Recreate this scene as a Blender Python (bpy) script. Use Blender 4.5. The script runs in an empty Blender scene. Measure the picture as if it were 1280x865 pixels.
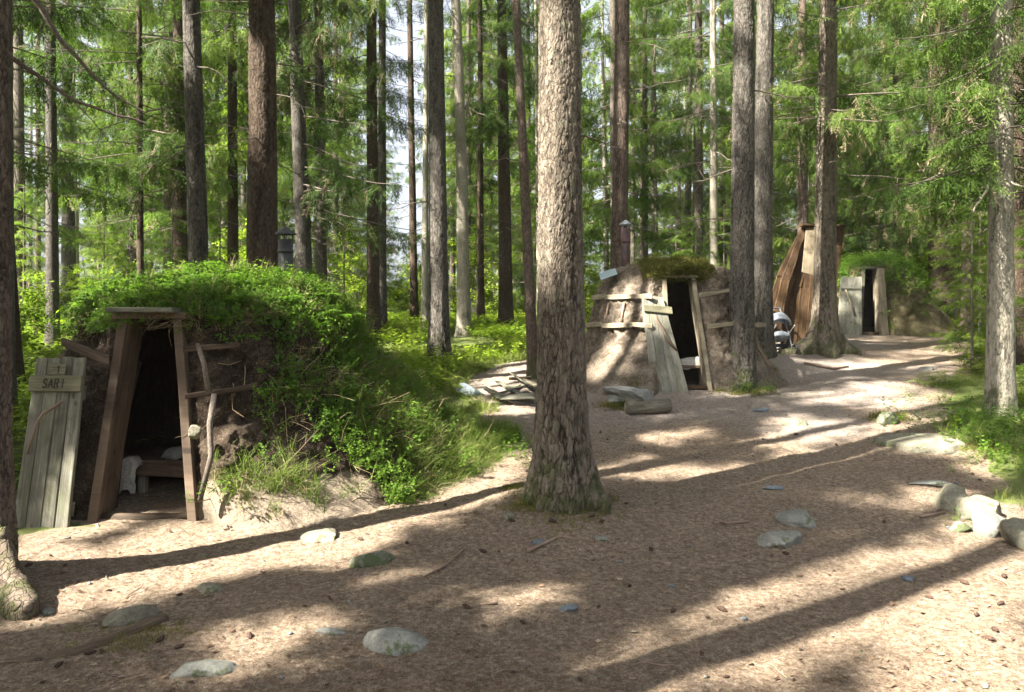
import bpy, math, random
import numpy as np
from mathutils import Vector

random.seed(7)
PI = math.pi
scene = bpy.context.scene
COL = scene.collection

# ------------------------------------------------------------------ sun, camera and terrain
EL = math.radians(45.0)
SH = np.array([0.84, 0.54]); SH = SH / np.linalg.norm(SH)       # the way shadows run over the ground
TANE = math.tan(EL)
TO_SUN = Vector((-SH[0] * math.cos(EL), -SH[1] * math.cos(EL), math.sin(EL)))
CAMZ = 1.6

def hsh(ix, iy, iz, seed):
    with np.errstate(over='ignore'):
        h = (ix.astype(np.int64).astype(np.uint32) * np.uint32(374761393) + iy.astype(np.int64).astype(np.uint32) * np.uint32(668265263)
             + iz.astype(np.int64).astype(np.uint32) * np.uint32(2147483647 - 97) + np.uint32((seed * 1274126177) & 0xffffffff))
        h = (h ^ (h >> np.uint32(13))) * np.uint32(1274126177)
        h = (h ^ (h >> np.uint32(16))) * np.uint32(2246822519)
        h = h ^ (h >> np.uint32(15))
    return h.astype(np.float64) / 4294967295.0

def vnoise(P, seed=0):
    P = np.asarray(P, float); F = np.floor(P); f = P - F; f = f * f * (3 - 2 * f)
    x, y, z = F[:, 0], F[:, 1], F[:, 2]; r = 0
    for dx in (0, 1):
        wx = f[:, 0] if dx else 1 - f[:, 0]
        for dy in (0, 1):
            wy = f[:, 1] if dy else 1 - f[:, 1]
            for dz in (0, 1):
                wz = f[:, 2] if dz else 1 - f[:, 2]
                r = r + wx * wy * wz * hsh(x + dx, y + dy, z + dz, seed)
    return r * 2 - 1

def fbm(P, octv=4, seed=0):
    P = np.asarray(P, float); a = 1.0; s = 0; n = 0
    for i in range(octv):
        s = s + a * vnoise(P * (2.03 ** i) + i * 17.3, seed + i); n += a; a *= 0.5
    return s / n

def worley(P, seed=0):
    P = np.asarray(P, float); F = np.floor(P)
    f1 = np.full(len(P), 9.0); f2 = np.full(len(P), 9.0); cid = np.zeros(len(P))
    for dx in (-1, 0, 1):
        for dy in (-1, 0, 1):
            for dz in (-1, 0, 1):
                c = F + (dx, dy, dz)
                hx = hsh(c[:, 0], c[:, 1], c[:, 2], seed); hy = hsh(c[:, 0], c[:, 1], c[:, 2], seed + 1); hz = hsh(c[:, 0], c[:, 1], c[:, 2], seed + 2)
                d = np.sqrt((c[:, 0] + hx - P[:, 0]) ** 2 + (c[:, 1] + hy - P[:, 1]) ** 2 + (c[:, 2] + hz - P[:, 2]) ** 2)
                n1 = d < f1
                f2 = np.where(n1, f1, np.minimum(f2, d)); cid = np.where(n1, hx, cid); f1 = np.where(n1, d, f1)
    return f1, f2, cid

def GV(X, Y):
    """height of the ground, arrays"""
    X = np.asarray(X, float); Y = np.asarray(Y, float)
    k = 0.6
    a = 0.1 * k * np.logaddexp(0, (Y - 4.5) / k)
    a = np.where(Y > 18, 1.35 + (Y - 18) * 0.035, a)
    a = np.where(Y > 60, 1.35 + 42 * 0.035 + (Y - 60) * 0.005, a)
    Z = np.zeros_like(X)
    p = np.stack([X * 0.45, Y * 0.45, Z], -1).reshape(-1, 3)
    n = fbm(p, 3, 5).reshape(X.shape)
    amp = np.clip((Y - 8) / 14, 0, 1) * 0.10 + 0.03
    amp = np.where(Y > 40, 0.5, amp)
    a = a + amp * n
    # bank under the right hand verge, hump round the roots of the big spruce by the tarp shelter
    a = a + 0.16 * np.clip((X - 0.55 * Y - 0.5) / 1.5, 0, 1) * np.clip((Y - 5) / 3, 0, 1)
    a = a + 0.28 * np.exp(-((X - 5.55) ** 2 + (Y - 14.9) ** 2) / 1.1)
    a = a + 0.20 * np.exp(-((X - 4.1) ** 2 + (Y - 12.9) ** 2) / 0.6)
    a = a + 0.10 * np.exp(-((X - 0.35) ** 2 + (Y - 6.1) ** 2) / 0.25)
    a = a + 0.10 * np.exp(-((X + 3.0) ** 2 + (Y - 4.7) ** 2) / 0.35)
    return a

def G(x, y): return float(GV(np.array([x]), np.array([y]))[0])

def P3(px, py, Y): return np.array([(px - 640) / 1000.0 * Y, Y, CAMZ - Y * (py - 400) / 1000.0])

_ys = np.concatenate([np.arange(2.5, 20, 0.02), np.arange(20, 70, 0.2)])
def at(px, py):
    """the ground point seen at a photo pixel, used once to survey the layout"""
    X = (px - 640) / 1000.0 * _ys; Z = CAMZ - _ys * (py - 400) / 1000.0
    d = Z - GV(X, _ys); i = int(np.argmax(d < 0)) if (d < 0).any() else len(d) - 1
    y = _ys[i]
    return np.array([(px - 640) / 1000.0 * y, y, G((px - 640) / 1000.0 * y, y)])

def gco(P):
    P = np.atleast_2d(P)
    return P[:, :2] + SH * (P[:, 2:3] / TANE)

# ------------------------------------------------------------------ mesh builder
class MB:
    def __init__(s): s.v = []; s.q = []; s.t = []; s.qm = []; s.tm = []; s.r = []; s.g = []; s.n = 0
    def add(s, v, q=None, t=None, m=0, r=0.5, g=None):
        v = np.asarray(v, float); k = len(v)
        if k == 0: return
        s.v.append(v); s.r.append(np.full(k, r) if np.isscalar(r) else np.asarray(r, float))
        s.g.append(v if g is None else np.asarray(g, float))
        if q is not None and len(q): s.q.append(np.asarray(q, np.int64) + s.n); s.qm.append(np.full(len(q), m) if np.isscalar(m) else m)
        if t is not None and len(t): s.t.append(np.asarray(t, np.int64) + s.n); s.tm.append(np.full(len(t), m) if np.isscalar(m) else m)
        s.n += k
    def build(s, name, mats, parent=None, smooth=False, loc=None):
        me = bpy.data.meshes.new(name)
        V = np.concatenate(s.v) if s.v else np.zeros((0, 3))
        if loc is not None: V = V - np.asarray(loc)
        Q = np.concatenate(s.q) if s.q else np.zeros((0, 4), np.int64)
        T = np.concatenate(s.t) if s.t else np.zeros((0, 3), np.int64)
        me.vertices.add(len(V)); me.vertices.foreach_set('co', V.astype(np.float32).ravel())
        L = np.concatenate([Q.ravel(), T.ravel()]).astype(np.int32)
        me.loops.add(len(L)); me.loops.foreach_set('vertex_index', L)
        nf = len(Q) + len(T); me.polygons.add(nf)
        st = np.concatenate([np.arange(len(Q)) * 4, len(Q) * 4 + np.arange(len(T)) * 3]).astype(np.int32)
        me.polygons.foreach_set('loop_start', st)
        mi = np.concatenate(s.qm + s.tm).astype(np.int32) if nf else np.zeros(0, np.int32)
        me.polygons.foreach_set('material_index', mi)
        me.polygons.foreach_set('use_smooth', np.full(nf, smooth))
        me.update(calc_edges=True)
        a = me.attributes.new('rnd', 'FLOAT', 'POINT'); a.data.foreach_set('value', np.concatenate(s.r).astype(np.float32))
        a = me.attributes.new('gc', 'FLOAT_VECTOR', 'POINT'); a.data.foreach_set('vector', np.concatenate(s.g).astype(np.float32).ravel())
        for m in (mats if isinstance(mats, (list, tuple)) else [mats]): me.materials.append(m)
        o = bpy.data.objects.new(name, me); COL.objects.link(o)
        if parent is not None: o.parent = parent
        if loc is not None: o.location = Vector([float(c) for c in loc])
        return o

def tag(o, label=None, cat=None, group=None, kind=None):
    if label: o['label'] = label
    if cat: o['category'] = cat
    if group: o['group'] = group
    if kind: o['kind'] = kind
    return o

def empty(name, loc, label=None, cat=None, group=None):
    o = bpy.data.objects.new(name, None); COL.objects.link(o); o.location = Vector([float(c) for c in loc]); o.empty_display_size = 0.2
    return tag(o, label, cat, group)

def sub(name, mb, mats, parent, smooth=False):
    """part built in world coordinates, parented to an unrotated empty"""
    o = mb.build(name, mats, None, smooth)
    L = np.array(parent.location); me = o.data
    co = np.empty(len(me.vertices) * 3, np.float32); me.vertices.foreach_get('co', co)
    me.vertices.foreach_set('co', (co.reshape(-1, 3) - L).astype(np.float32).ravel())
    me.update(); o.parent = parent
    return o

def norm(v): v = np.asarray(v, float); return v / (np.linalg.norm(v) + 1e-12)

def tube(mb, pts, rad, seg=8, m=0, r=0.5, cap=True, rough=0.0, seed=0, squash=1.0):
    pts = np.asarray(pts, float); n = len(pts); rad = np.broadcast_to(np.asarray(rad, float), (n,))
    T = np.gradient(pts, axis=0); T /= np.linalg.norm(T, axis=1)[:, None] + 1e-12
    ref = np.array([0, 0, 1.0]) if abs(T[0][2]) < 0.9 else np.array([1.0, 0, 0])
    U = np.cross(T, ref); U /= np.linalg.norm(U, axis=1)[:, None] + 1e-12; W = np.cross(T, U)
    a = np.arange(seg) / seg * 2 * PI
    off = (np.cos(a)[None, :, None] * U[:, None, :] + np.sin(a)[None, :, None] * W[:, None, :] * squash)
    R = np.repeat(rad[:, None], seg, 1)
    if rough: R = R * (1 + rough * fbm((pts[:, None, :] + off * 0.1).reshape(-1, 3) * 14, 3, seed).reshape(n, seg))
    v = pts[:, None, :] + off * R[:, :, None]
    Ls = np.concatenate([[0], np.cumsum(np.linalg.norm(np.diff(pts, axis=0), axis=1))])
    g = np.stack([np.repeat(Ls[:, None], seg, 1), R * np.cos(a)[None], R * np.sin(a)[None] + seed * 1.37], -1)
    v = v.reshape(-1, 3); g = g.reshape(-1, 3)
    i = np.arange(n - 1)[:, None] * seg; j = np.arange(seg)[None]; j2 = (j + 1) % seg
    q = np.stack([i + j, i + j2, i + seg + j2, i + seg + j], -1).reshape(-1, 4)
    t = []
    if cap:
        v = np.concatenate([v, pts[:1], pts[-1:]]); g = np.concatenate([g, [[0, 0, seed]], [[Ls[-1], 0, seed]]])
        k = n * seg
        t = [[k, (b + 1) % seg, b] for b in range(seg)] + [[k + 1, (n - 1) * seg + b, (n - 1) * seg + (b + 1) % seg] for b in range(seg)]
    mb.add(v, q, t, m, r, g)

_pk = [0]
def plank(mb, a, b, wa, wb, t, seg=10, m=0, jit=0.004, r=0.5):
    """a board from a to b; wa, wb half width vectors at its ends, t half thickness vector; edges chamfered"""
    a, b, wa, wb, t = [np.asarray(x, float) for x in (a, b, wa, wb, t)]
    _pk[0] += 1; sd = _pk[0]
    s = np.linspace(0, 1, seg + 1)[:, None]
    c = a + (b - a) * s; w = wa + (wb - wa) * s
    wl = np.linalg.norm(w, axis=1)[:, None]; ch = min(0.006, np.linalg.norm(t) * 0.5)
    wi = w * (1 - ch / np.maximum(wl, 1e-6)); ti = t * (1 - ch / np.linalg.norm(t))
    prof = [(w, ti), (wi, t), (-wi, t), (-w, ti), (-w, -ti), (-wi, -t), (wi, -t), (w, -ti)]
    L = np.linalg.norm(b - a)
    n1 = vnoise(np.concatenate([s * L * 3 + sd, s * 0 + sd * 3.1, s * 0], 1), 3)[:, None]
    n2 = vnoise(np.concatenate([s * L * 3 + sd, s * 0 + sd * 1.7, s * 0], 1), 4)[:, None]
    rings = []; gs = []
    tu = norm(t)
    for k, (x, y) in enumerate(prof):
        rings.append(c + x * (1 + 0) + y + norm(wa) * jit * (n1 if k in (0, 1, 6, 7) else n2) + tu * jit * n2 * 0.7)
        sg = 1 if k in (0, 1, 6, 7) else -1
        gs.append(np.concatenate([s * L, wl * sg + sd * 0.37, s * 0 + sd * 2.1 + (0.02 if k in (1, 2) else 0)], 1))
    v = np.stack(rings, 1).reshape(-1, 3); g = np.stack(gs, 1).reshape(-1, 3)
    i = np.arange(seg)[:, None] * 8; j = np.arange(8)[None]; j2 = (j + 1) % 8
    q = np.stack([i + j, i + j2, i + 8 + j2, i + 8 + j], -1).reshape(-1, 4)
    e = seg * 8
    q = np.concatenate([q, [[0, 3, 2, 1], [0, 7, 4, 3], [7, 6, 5, 4], [e, e + 1, e + 2, e + 3], [e, e + 3, e + 4, e + 7], [e + 7, e + 4, e + 5, e + 6]]])
    mb.add(v, q, None, m, r, g)

def inst(mb, tv, tq, T, R, S, m=0, rs=None, gains=0.25):
    T = np.asarray(T); K = len(T)
    if K == 0: return
    S = np.broadcast_to(np.asarray(S, float), (K,))
    v = np.einsum('kij,nj->kni', R, tv) * S[:, None, None] + T[:, None, :]
    n = len(tv)
    q = (tq[None] + (np.arange(K) * n)[:, None, None]).reshape(-1, tq.shape[1])
    rs = np.random.rand(K) if rs is None else rs
    leafr = np.repeat(np.random.rand(n // 4 + 1), 4)[:n]
    r = np.clip(rs[:, None] * (1 - gains) + leafr[None] * gains, 0, 1).reshape(-1)
    if tq.shape[1] == 4: mb.add(v.reshape(-1, 3), q, None, m, r)
    else: mb.add(v.reshape(-1, 3), None, q, m, r)

def rotz(a):
    a = np.asarray(a); c, s = np.cos(a), np.sin(a); z = np.zeros_like(a); o = np.ones_like(a)
    return np.stack([np.stack([c, -s, z], -1), np.stack([s, c, z], -1), np.stack([z, z, o], -1)], -2)

def frame_up(N, az):
    """rotations whose z is N, spun by az"""
    N = N / (np.linalg.norm(N, axis=1)[:, None] + 1e-9)
    ref = np.where(np.abs(N[:, :1]) < 0.9, np.array([[1.0, 0, 0]]), np.array([[0, 1.0, 0]]))
    X = np.cross(N, ref); X /= np.linalg.norm(X, axis=1)[:, None]; Y = np.cross(N, X)
    M = np.stack([X, Y, N], -1)
    return M @ rotz(az)

def frame_x(D, roll):
    """rotations whose x is D, rolled"""
    D = D / (np.linalg.norm(D, axis=1)[:, None] + 1e-9)
    up = np.where(np.abs(D[:, 2:]) < 0.97, np.array([[0, 0, 1.0]]), np.array([[1.0, 0, 0]]))
    Y = np.cross(up, D); Y /= np.linalg.norm(Y, axis=1)[:, None] + 1e-9; Z = np.cross(D, Y)
    c, s = np.cos(roll)[:, None], np.sin(roll)[:, None]
    Y2 = Y * c + Z * s; Z2 = -Y * s + Z * c
    return np.stack([D, Y2, Z2], -1)

# ------------------------------------------------------------------ materials
def nt(name):
    m = bpy.data.materials.new(name); m.use_nodes = True; t = m.node_tree; t.nodes.clear(); return m, t
def N(t, ty, **kw):
    n = t.nodes.new(ty)
    for k, v in kw.items():
        if k.startswith('i_'): n.inputs[k[2:].replace('_', ' ')].default_value = v
        else: setattr(n, k, v)
    return n
def ramp(t, fac, stops):
    n = t.nodes.new('ShaderNodeValToRGB'); e = n.color_ramp.elements
    while len(e) < len(stops): e.new(0.5)
    for k, (p, c) in enumerate(stops): e[k].position = p; e[k].color = (c[0], c[1], c[2], 1)
    if fac is not None: t.links.new(fac, n.inputs[0])
    return n.outputs[0]
def noise(t, vec, scale, detail=6, rough=0.6, dist=0.0):
    n = t.nodes.new('ShaderNodeTexNoise'); n.inputs['Scale'].default_value = scale; n.inputs['Detail'].default_value = detail
    n.inputs['Roughness'].default_value = rough; n.inputs['Distortion'].default_value = dist
    if vec is not None: t.links.new(vec, n.inputs['Vector'])
    return n.outputs['Fac']
def voro(t, vec, scale, feature='F1', out='Distance', rnd=1.0):
    n = t.nodes.new('ShaderNodeTexVoronoi'); n.feature = feature; n.inputs['Scale'].default_value = scale; n.inputs['Randomness'].default_value = rnd
    t.links.new(vec, n.inputs['Vector']); return n.outputs[out]
def mapping(t, vec, sc):
    n = t.nodes.new('ShaderNodeMapping'); n.inputs['Scale'].default_value = sc; t.links.new(vec, n.inputs['Vector']); return n.outputs[0]
def mix(t, fac, a, b, bt='MIX'):
    n = t.nodes.new('ShaderNodeMix'); n.data_type = 'RGBA'; n.blend_type = bt
    for s, v in ((0, fac), (6, a), (7, b)):
        if isinstance(v, (float, int)): n.inputs[s].default_value = v
        elif isinstance(v, tuple): n.inputs[s].default_value = (*v, 1)
        else: t.links.new(v, n.inputs[s])
    return n.outputs[2]
def mth(t, op, a, b=None, clamp=False):
    n = t.nodes.new('ShaderNodeMath'); n.operation = op; n.use_clamp = clamp
    for s, v in ((0, a), (1, b)):
        if v is None: continue
        if isinstance(v, (float, int)): n.inputs[s].default_value = v
        else: t.links.new(v, n.inputs[s])
    return n.outputs[0]
def mrange(t, v, a, b, c=0.0, d=1.0):
    n = t.nodes.new('ShaderNodeMapRange'); t.links.new(v, n.inputs[0])
    for k, x in enumerate((a, b, c, d)): n.inputs[k + 1].default_value = x
    return n.outputs[0]
def finish(t, col, rough=0.85, bump=None, bs=0.3, bd=0.01, spec=0.3, transl=None, metal=0.0):
    p = t.nodes.new('ShaderNodeBsdfPrincipled'); out = t.nodes.new('ShaderNodeOutputMaterial')
    if isinstance(col, tuple): p.inputs['Base Color'].default_value = (*col, 1)
    else: t.links.new(col, p.inputs['Base Color'])
    p.inputs['Roughness'].default_value = rough; p.inputs['Specular IOR Level'].default_value = spec; p.inputs['Metallic'].default_value = metal
    if bump is not None:
        b = t.nodes.new('ShaderNodeBump'); b.inputs['Strength'].default_value = bs; b.inputs['Distance'].default_value = bd
        t.links.new(bump, b.inputs['Height']); t.links.new(b.outputs[0], p.inputs['Normal'])
    if transl is not None:
        tr = t.nodes.new('ShaderNodeBsdfTranslucent'); f, c = transl
        if isinstance(c, tuple): tr.inputs[0].default_value = (*c, 1)
        else: t.links.new(c, tr.inputs[0])
        mx = t.nodes.new('ShaderNodeMixShader'); mx.inputs[0].default_value = f
        t.links.new(p.outputs[0], mx.inputs[1]); t.links.new(tr.outputs[0], mx.inputs[2]); t.links.new(mx.outputs[0], out.inputs[0])
    else: t.links.new(p.outputs[0], out.inputs[0])
def objco(t): return t.nodes.new('ShaderNodeTexCoord').outputs['Object']
def attr(t, name, out='Fac'):
    n = t.nodes.new('ShaderNodeAttribute'); n.attribute_name = name; return n.outputs[out]

def leaf_mat(name, dark, mid, light, trans=0.4, tboost=(1.25, 1.35, 0.7), rough=0.5):
    m, t = nt(name)
    r = attr(t, 'rnd'); oi = t.nodes.new('ShaderNodeObjectInfo').outputs['Random']
    v = mth(t, 'ADD', mth(t, 'MULTIPLY', r, 0.75), mth(t, 'MULTIPLY', oi, 0.25))
    c = ramp(t, v, [(0.05, dark), (0.5, mid), (0.95, light)])
    tc = mix(t, 1.0, c, tboost, 'MULTIPLY')
    finish(t, c, rough + .1, spec=0.12, transl=(trans, tc))
    return m

def bark_mat(name, c0, c1, c2, sc=1.0, bumpd=0.02, lichen=None, moss=True, crack=0.6):
    m, t = nt(name); o = objco(t)
    oi = t.nodes.new('ShaderNodeObjectInfo').outputs['Random']
    va = t.nodes.new('ShaderNodeVectorMath'); va.operation = 'ADD'
    cx = t.nodes.new('ShaderNodeCombineXYZ'); t.links.new(mth(t, 'MULTIPLY', oi, 37.0), cx.inputs[2]); t.links.new(o, va.inputs[0]); t.links.new(cx.outputs[0], va.inputs[1])
    o2 = va.outputs[0]
    w = noise(t, mapping(t, o2, (1, 1, 0.6)), 9 * sc, 4, 0.7)
    vm = t.nodes.new('ShaderNodeVectorMath'); vm.operation = 'MULTIPLY_ADD'
    t.links.new(o2, vm.inputs[0]); vm.inputs[1].default_value = (1, 1, 0.42)
    cw = t.nodes.new('ShaderNodeCombineXYZ'); [t.links.new(mth(t, 'MULTIPLY', w, 0.09), cw.inputs[k]) for k in range(3)]
    t.links.new(cw.outputs[0], vm.inputs[2])
    e = voro(t, vm.outputs[0], 26 * sc, 'DISTANCE_TO_EDGE')
    cid = voro(t, vm.outputs[0], 26 * sc, 'F1', 'Color')
    n1 = noise(t, mapping(t, o2, (1, 1, 0.35)), 30 * sc, 8, 0.7)
    big = noise(t, mapping(t, o2, (1, 1, 0.3)), 3.0, 3, 0.6)
    v = mth(t, 'ADD', mth(t, 'MULTIPLY', n1, 0.6), mth(t, 'MULTIPLY', big, 0.4))
    c = ramp(t, v, [(0.36, c0), (0.5, c1), (0.64, c2)])
    sp = t.nodes.new('ShaderNodeSeparateColor'); t.links.new(cid, sp.inputs[0])
    c = mix(t, mth(t, 'MULTIPLY', sp.outputs[0], 0.45), c, c2)
    ed = mrange(t, e, 0.0, 0.12)
    c = mix(t, mth(t, 'MULTIPLY', mth(t, 'SUBTRACT', 1.0, ed), crack), c, tuple(x * 0.35 for x in c0))
    rv = attr(t, 'rnd'); c = mix(t, mrange(t, rv, 0.0, 0.42, 0.8, 0.0), c, tuple(x * 0.3 for x in c0)); c = mix(t, mrange(t, rv, 0.6, 1.0, 0.0, 0.6), c, c2)
    if lichen:
        ln = noise(t, o2, 11, 6, 0.75); c = mix(t, mrange(t, ln, 0.58, 0.68, 0, 0.7), c, lichen)
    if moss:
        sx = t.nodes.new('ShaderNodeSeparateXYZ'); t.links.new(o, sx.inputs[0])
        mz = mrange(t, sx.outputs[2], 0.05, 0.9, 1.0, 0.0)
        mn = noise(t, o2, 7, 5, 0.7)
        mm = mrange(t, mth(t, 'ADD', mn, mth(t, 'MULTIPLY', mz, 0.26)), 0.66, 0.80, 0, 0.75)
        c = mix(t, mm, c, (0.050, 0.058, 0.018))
    h = mth(t, 'ADD', mth(t, 'MULTIPLY', ed, 0.7), mth(t, 'MULTIPLY', n1, 0.6))
    finish(t, c, 0.9, h, 0.9, bumpd, 0.15)
    return m

def wood_mat(name, c0, c1, c2, rough=0.8, moss=None, bd=0.004, ring=False):
    m, t = nt(name); g = attr(t, 'gc', 'Vector')
    n1 = noise(t, mapping(t, g, (2.2, 55, 55)), 1.0, 6, 0.65, 0.4)
    n2 = noise(t, mapping(t, g, (1.2, 6, 6)), 1.0, 4, 0.6)
    v = mth(t, 'ADD', mth(t, 'MULTIPLY', n1, 0.6), mth(t, 'MULTIPLY', n2, 0.4))
    c = ramp(t, v, [(0.33, c0), (0.5, c1), (0.66, c2)])
    if moss:
        mn = noise(t, mapping(t, g, (3, 5, 5)), 1.6, 6, 0.7); c = mix(t, mrange(t, mn, 0.48, 0.66, 0, 0.7), c, moss)
    st = noise(t, mapping(t, g, (2.2, 3, 3)), 1.3, 7, 0.75, 1.0); c = mix(t, mrange(t, st, 0.5, 0.68, 0, 0.6), c, tuple(x * 0.45 for x in c0)); c = mix(t, mrange(t, st, 0.30, 0.42, 0.45, 0), c, c2)
    # nail and knot specks
    k = voro(t, mapping(t, g, (5, 9, 9)), 1.0); c = mix(t, mrange(t, k, 0.08, 0.14, 0.75, 0.0), c, tuple(x * 0.3 for x in c0))
    finish(t, c, rough, n1, 0.6, bd, 0.25)
    return m

def soil_mat(name, c0, c1, c2, roots=0.5, moss=None, bd=0.06):
    m, t = nt(name); o = objco(t)
    n1 = noise(t, o, 5, 10, 0.7); n2 = noise(t, o, 45, 6, 0.75)
    v = mth(t, 'ADD', mth(t, 'MULTIPLY', n1, 0.55), mth(t, 'MULTIPLY', n2, 0.45))
    c = ramp(t, v, [(0.36, c0), (0.5, c1), (0.63, c2)])
    f = noise(t, mapping(t, o, (60, 60, 22)), 1.0, 3, 0.8, 2.0); c = mix(t, mrange(t, f, 0.60, 0.68, 0, roots), c, tuple(min(1, x * 1.5) for x in c2))
    pb = voro(t, o, 34); c = mix(t, mrange(t, pb, 0.10, 0.16, 0.6, 0), c, (0.24, 0.22, 0.19))
    pale = attr(t, 'rnd'); c = mix(t, mrange(t, mth(t, 'ADD', pale, mth(t, 'MULTIPLY', mth(t, 'SUBTRACT', n1, 0.5), 0.9)), 0.6, 0.85, 0, 0.9), c, mix(t, n2, (0.13, 0.10, 0.07), (0.34, 0.28, 0.21)))
    if moss:
        mn = noise(t, o, 3.2, 6, 0.7); c = mix(t, mrange(t, mn, 0.53, 0.62, 0, 0.9), c, moss)
    finish(t, c, 0.95, v, 1.0, bd, 0.1)
    return m

M = {}
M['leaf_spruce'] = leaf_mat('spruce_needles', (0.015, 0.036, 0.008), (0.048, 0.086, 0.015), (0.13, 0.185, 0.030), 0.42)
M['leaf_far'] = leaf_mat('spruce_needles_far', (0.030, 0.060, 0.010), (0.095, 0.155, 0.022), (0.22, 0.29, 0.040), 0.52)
M['leaf_dry'] = leaf_mat('spruce_twigs_dry', (0.07, 0.05, 0.03), (0.14, 0.11, 0.065), (0.24, 0.20, 0.12), 0.1)
M['leaf_bush'] = leaf_mat('broad_leaves', (0.060, 0.115, 0.012), (0.15, 0.22, 0.022), (0.29, 0.34, 0.045), 0.52)
M['leaf_berry'] = leaf_mat('bilberry_leaves', (0.035, 0.085, 0.012), (0.09, 0.165, 0.022), (0.18, 0.26, 0.04), 0.5)
M['grass'] = leaf_mat('grass_blades', (0.060, 0.100, 0.018), (0.120, 0.170, 0.035), (0.260, 0.250, 0.090), 0.4)
M['straw'] = leaf_mat('dry_straw', (0.12, 0.09, 0.05), (0.24, 0.19, 0.11), (0.38, 0.32, 0.2), 0.2)
M['moss'] = leaf_mat('moss_tufts', (0.05, 0.055, 0.012), (0.10, 0.10, 0.02), (0.19, 0.17, 0.05), 0.25)
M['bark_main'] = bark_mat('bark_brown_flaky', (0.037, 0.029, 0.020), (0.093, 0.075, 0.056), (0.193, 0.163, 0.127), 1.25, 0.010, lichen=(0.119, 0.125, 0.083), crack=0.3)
M['bark_grey'] = bark_mat('bark_grey', (0.035, 0.031, 0.026), (0.068, 0.060, 0.050), (0.120, 0.107, 0.090), 1.2, 0.012, lichen=(0.103, 0.107, 0.080))
M['bark_red'] = bark_mat('bark_reddish', (0.046, 0.031, 0.024), (0.090, 0.065, 0.050), (0.142, 0.111, 0.087), 1.1, 0.012)
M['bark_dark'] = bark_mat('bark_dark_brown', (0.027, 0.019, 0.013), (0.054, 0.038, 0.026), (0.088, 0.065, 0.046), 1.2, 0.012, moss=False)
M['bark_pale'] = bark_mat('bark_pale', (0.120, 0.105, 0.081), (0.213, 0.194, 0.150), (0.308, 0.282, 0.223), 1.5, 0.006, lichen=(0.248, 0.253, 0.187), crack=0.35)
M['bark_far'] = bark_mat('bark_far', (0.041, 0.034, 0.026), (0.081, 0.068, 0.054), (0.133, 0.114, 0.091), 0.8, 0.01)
M['twig'] = bark_mat('twig_bark', (0.06, 0.045, 0.035), (0.12, 0.095, 0.075), (0.2, 0.17, 0.14), 3, 0.003, moss=False)
M['wood_old'] = wood_mat('weathered_board', (0.045, 0.042, 0.030), (0.105, 0.10, 0.076), (0.21, 0.20, 0.155), moss=(0.075, 0.085, 0.04))
M['wood_grey'] = wood_mat('grey_board', (0.075, 0.072, 0.056), (0.16, 0.155, 0.125), (0.26, 0.25, 0.205), moss=(0.11, 0.12, 0.065))
M['wood_sign'] = wood_mat('sign_board', (0.055, 0.050, 0.030), (0.105, 0.098, 0.060), (0.18, 0.165, 0.105))
M['wood_brown'] = wood_mat('brown_plank', (0.035, 0.023, 0.015), (0.085, 0.060, 0.040), (0.16, 0.118, 0.082))
M['wood_light'] = wood_mat('pale_plank', (0.11, 0.09, 0.06), (0.21, 0.178, 0.122), (0.33, 0.285, 0.205))
M['wood_red'] = wood_mat('red_brown_board', (0.016, 0.009, 0.005), (0.052, 0.029, 0.013), (0.13, 0.078, 0.034))
M['wood_tan'] = wood_mat('tan_sheet', (0.12, 0.095, 0.058), (0.17, 0.138, 0.09), (0.22, 0.185, 0.125))
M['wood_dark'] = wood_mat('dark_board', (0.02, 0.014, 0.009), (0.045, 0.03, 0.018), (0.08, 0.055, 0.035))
M['wood_log'] = wood_mat('cut_log', (0.07, 0.06, 0.045), (0.14, 0.125, 0.095), (0.24, 0.215, 0.17))
M['wood_bench'] = wood_mat('bench_slab', (0.11, 0.115, 0.105), (0.2, 0.205, 0.19), (0.3, 0.305, 0.285))
M['wood_stick'] = wood_mat('stick_wood', (0.10, 0.065, 0.045), (0.20, 0.14, 0.10), (0.34, 0.26, 0.2))
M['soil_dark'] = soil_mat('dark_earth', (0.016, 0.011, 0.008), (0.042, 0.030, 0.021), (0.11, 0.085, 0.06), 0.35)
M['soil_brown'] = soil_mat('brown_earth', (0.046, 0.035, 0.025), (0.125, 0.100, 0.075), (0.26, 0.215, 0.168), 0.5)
M['soil_moss'] = soil_mat('mossy_earth', (0.045, 0.04, 0.02), (0.09, 0.075, 0.04), (0.15, 0.13, 0.07), 0.4, moss=(0.075, 0.10, 0.02))

m, t = nt('fleece'); o = objco(t); n = noise(t, o, 40, 6, 0.7); finish(t, ramp(t, n, [(0.3, (0.30, 0.29, 0.25)), (0.7, (0.5, 0.49, 0.44))]), 0.95, n, 1.0, 0.02, 0.05); M['fleece'] = m
m, t = nt('black_iron'); o = objco(t); n = noise(t, o, 20, 5, 0.6); finish(t, ramp(t, n, [(0.3, (0.012, 0.012, 0.013)), (0.7, (0.035, 0.032, 0.032))]), 0.5, n, 0.2, 0.003, 0.5); M['iron'] = m
m, t = nt('rusty_pipe'); o = objco(t); n = noise(t, o, 9, 6, 0.7); finish(t, ramp(t, n, [(0.35, (0.018, 0.010, 0.012)), (0.6, (0.065, 0.030, 0.030))]), 0.55, n, 0.3, 0.003, 0.4); M['rust'] = m
m, t = nt('zinc'); o = objco(t); n = noise(t, o, 12, 4, 0.6); finish(t, ramp(t, n, [(0.3, (0.16, 0.175, 0.19)), (0.7, (0.28, 0.30, 0.32))]), 0.35, None, metal=0.6); M['zinc'] = m
m, t = nt('tarp'); finish(t, (0.24, 0.30, 0.33), 0.35, noise(t, objco(t), 15, 3, 0.5), 0.5, 0.01, 0.5); M['tarp'] = m
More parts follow.
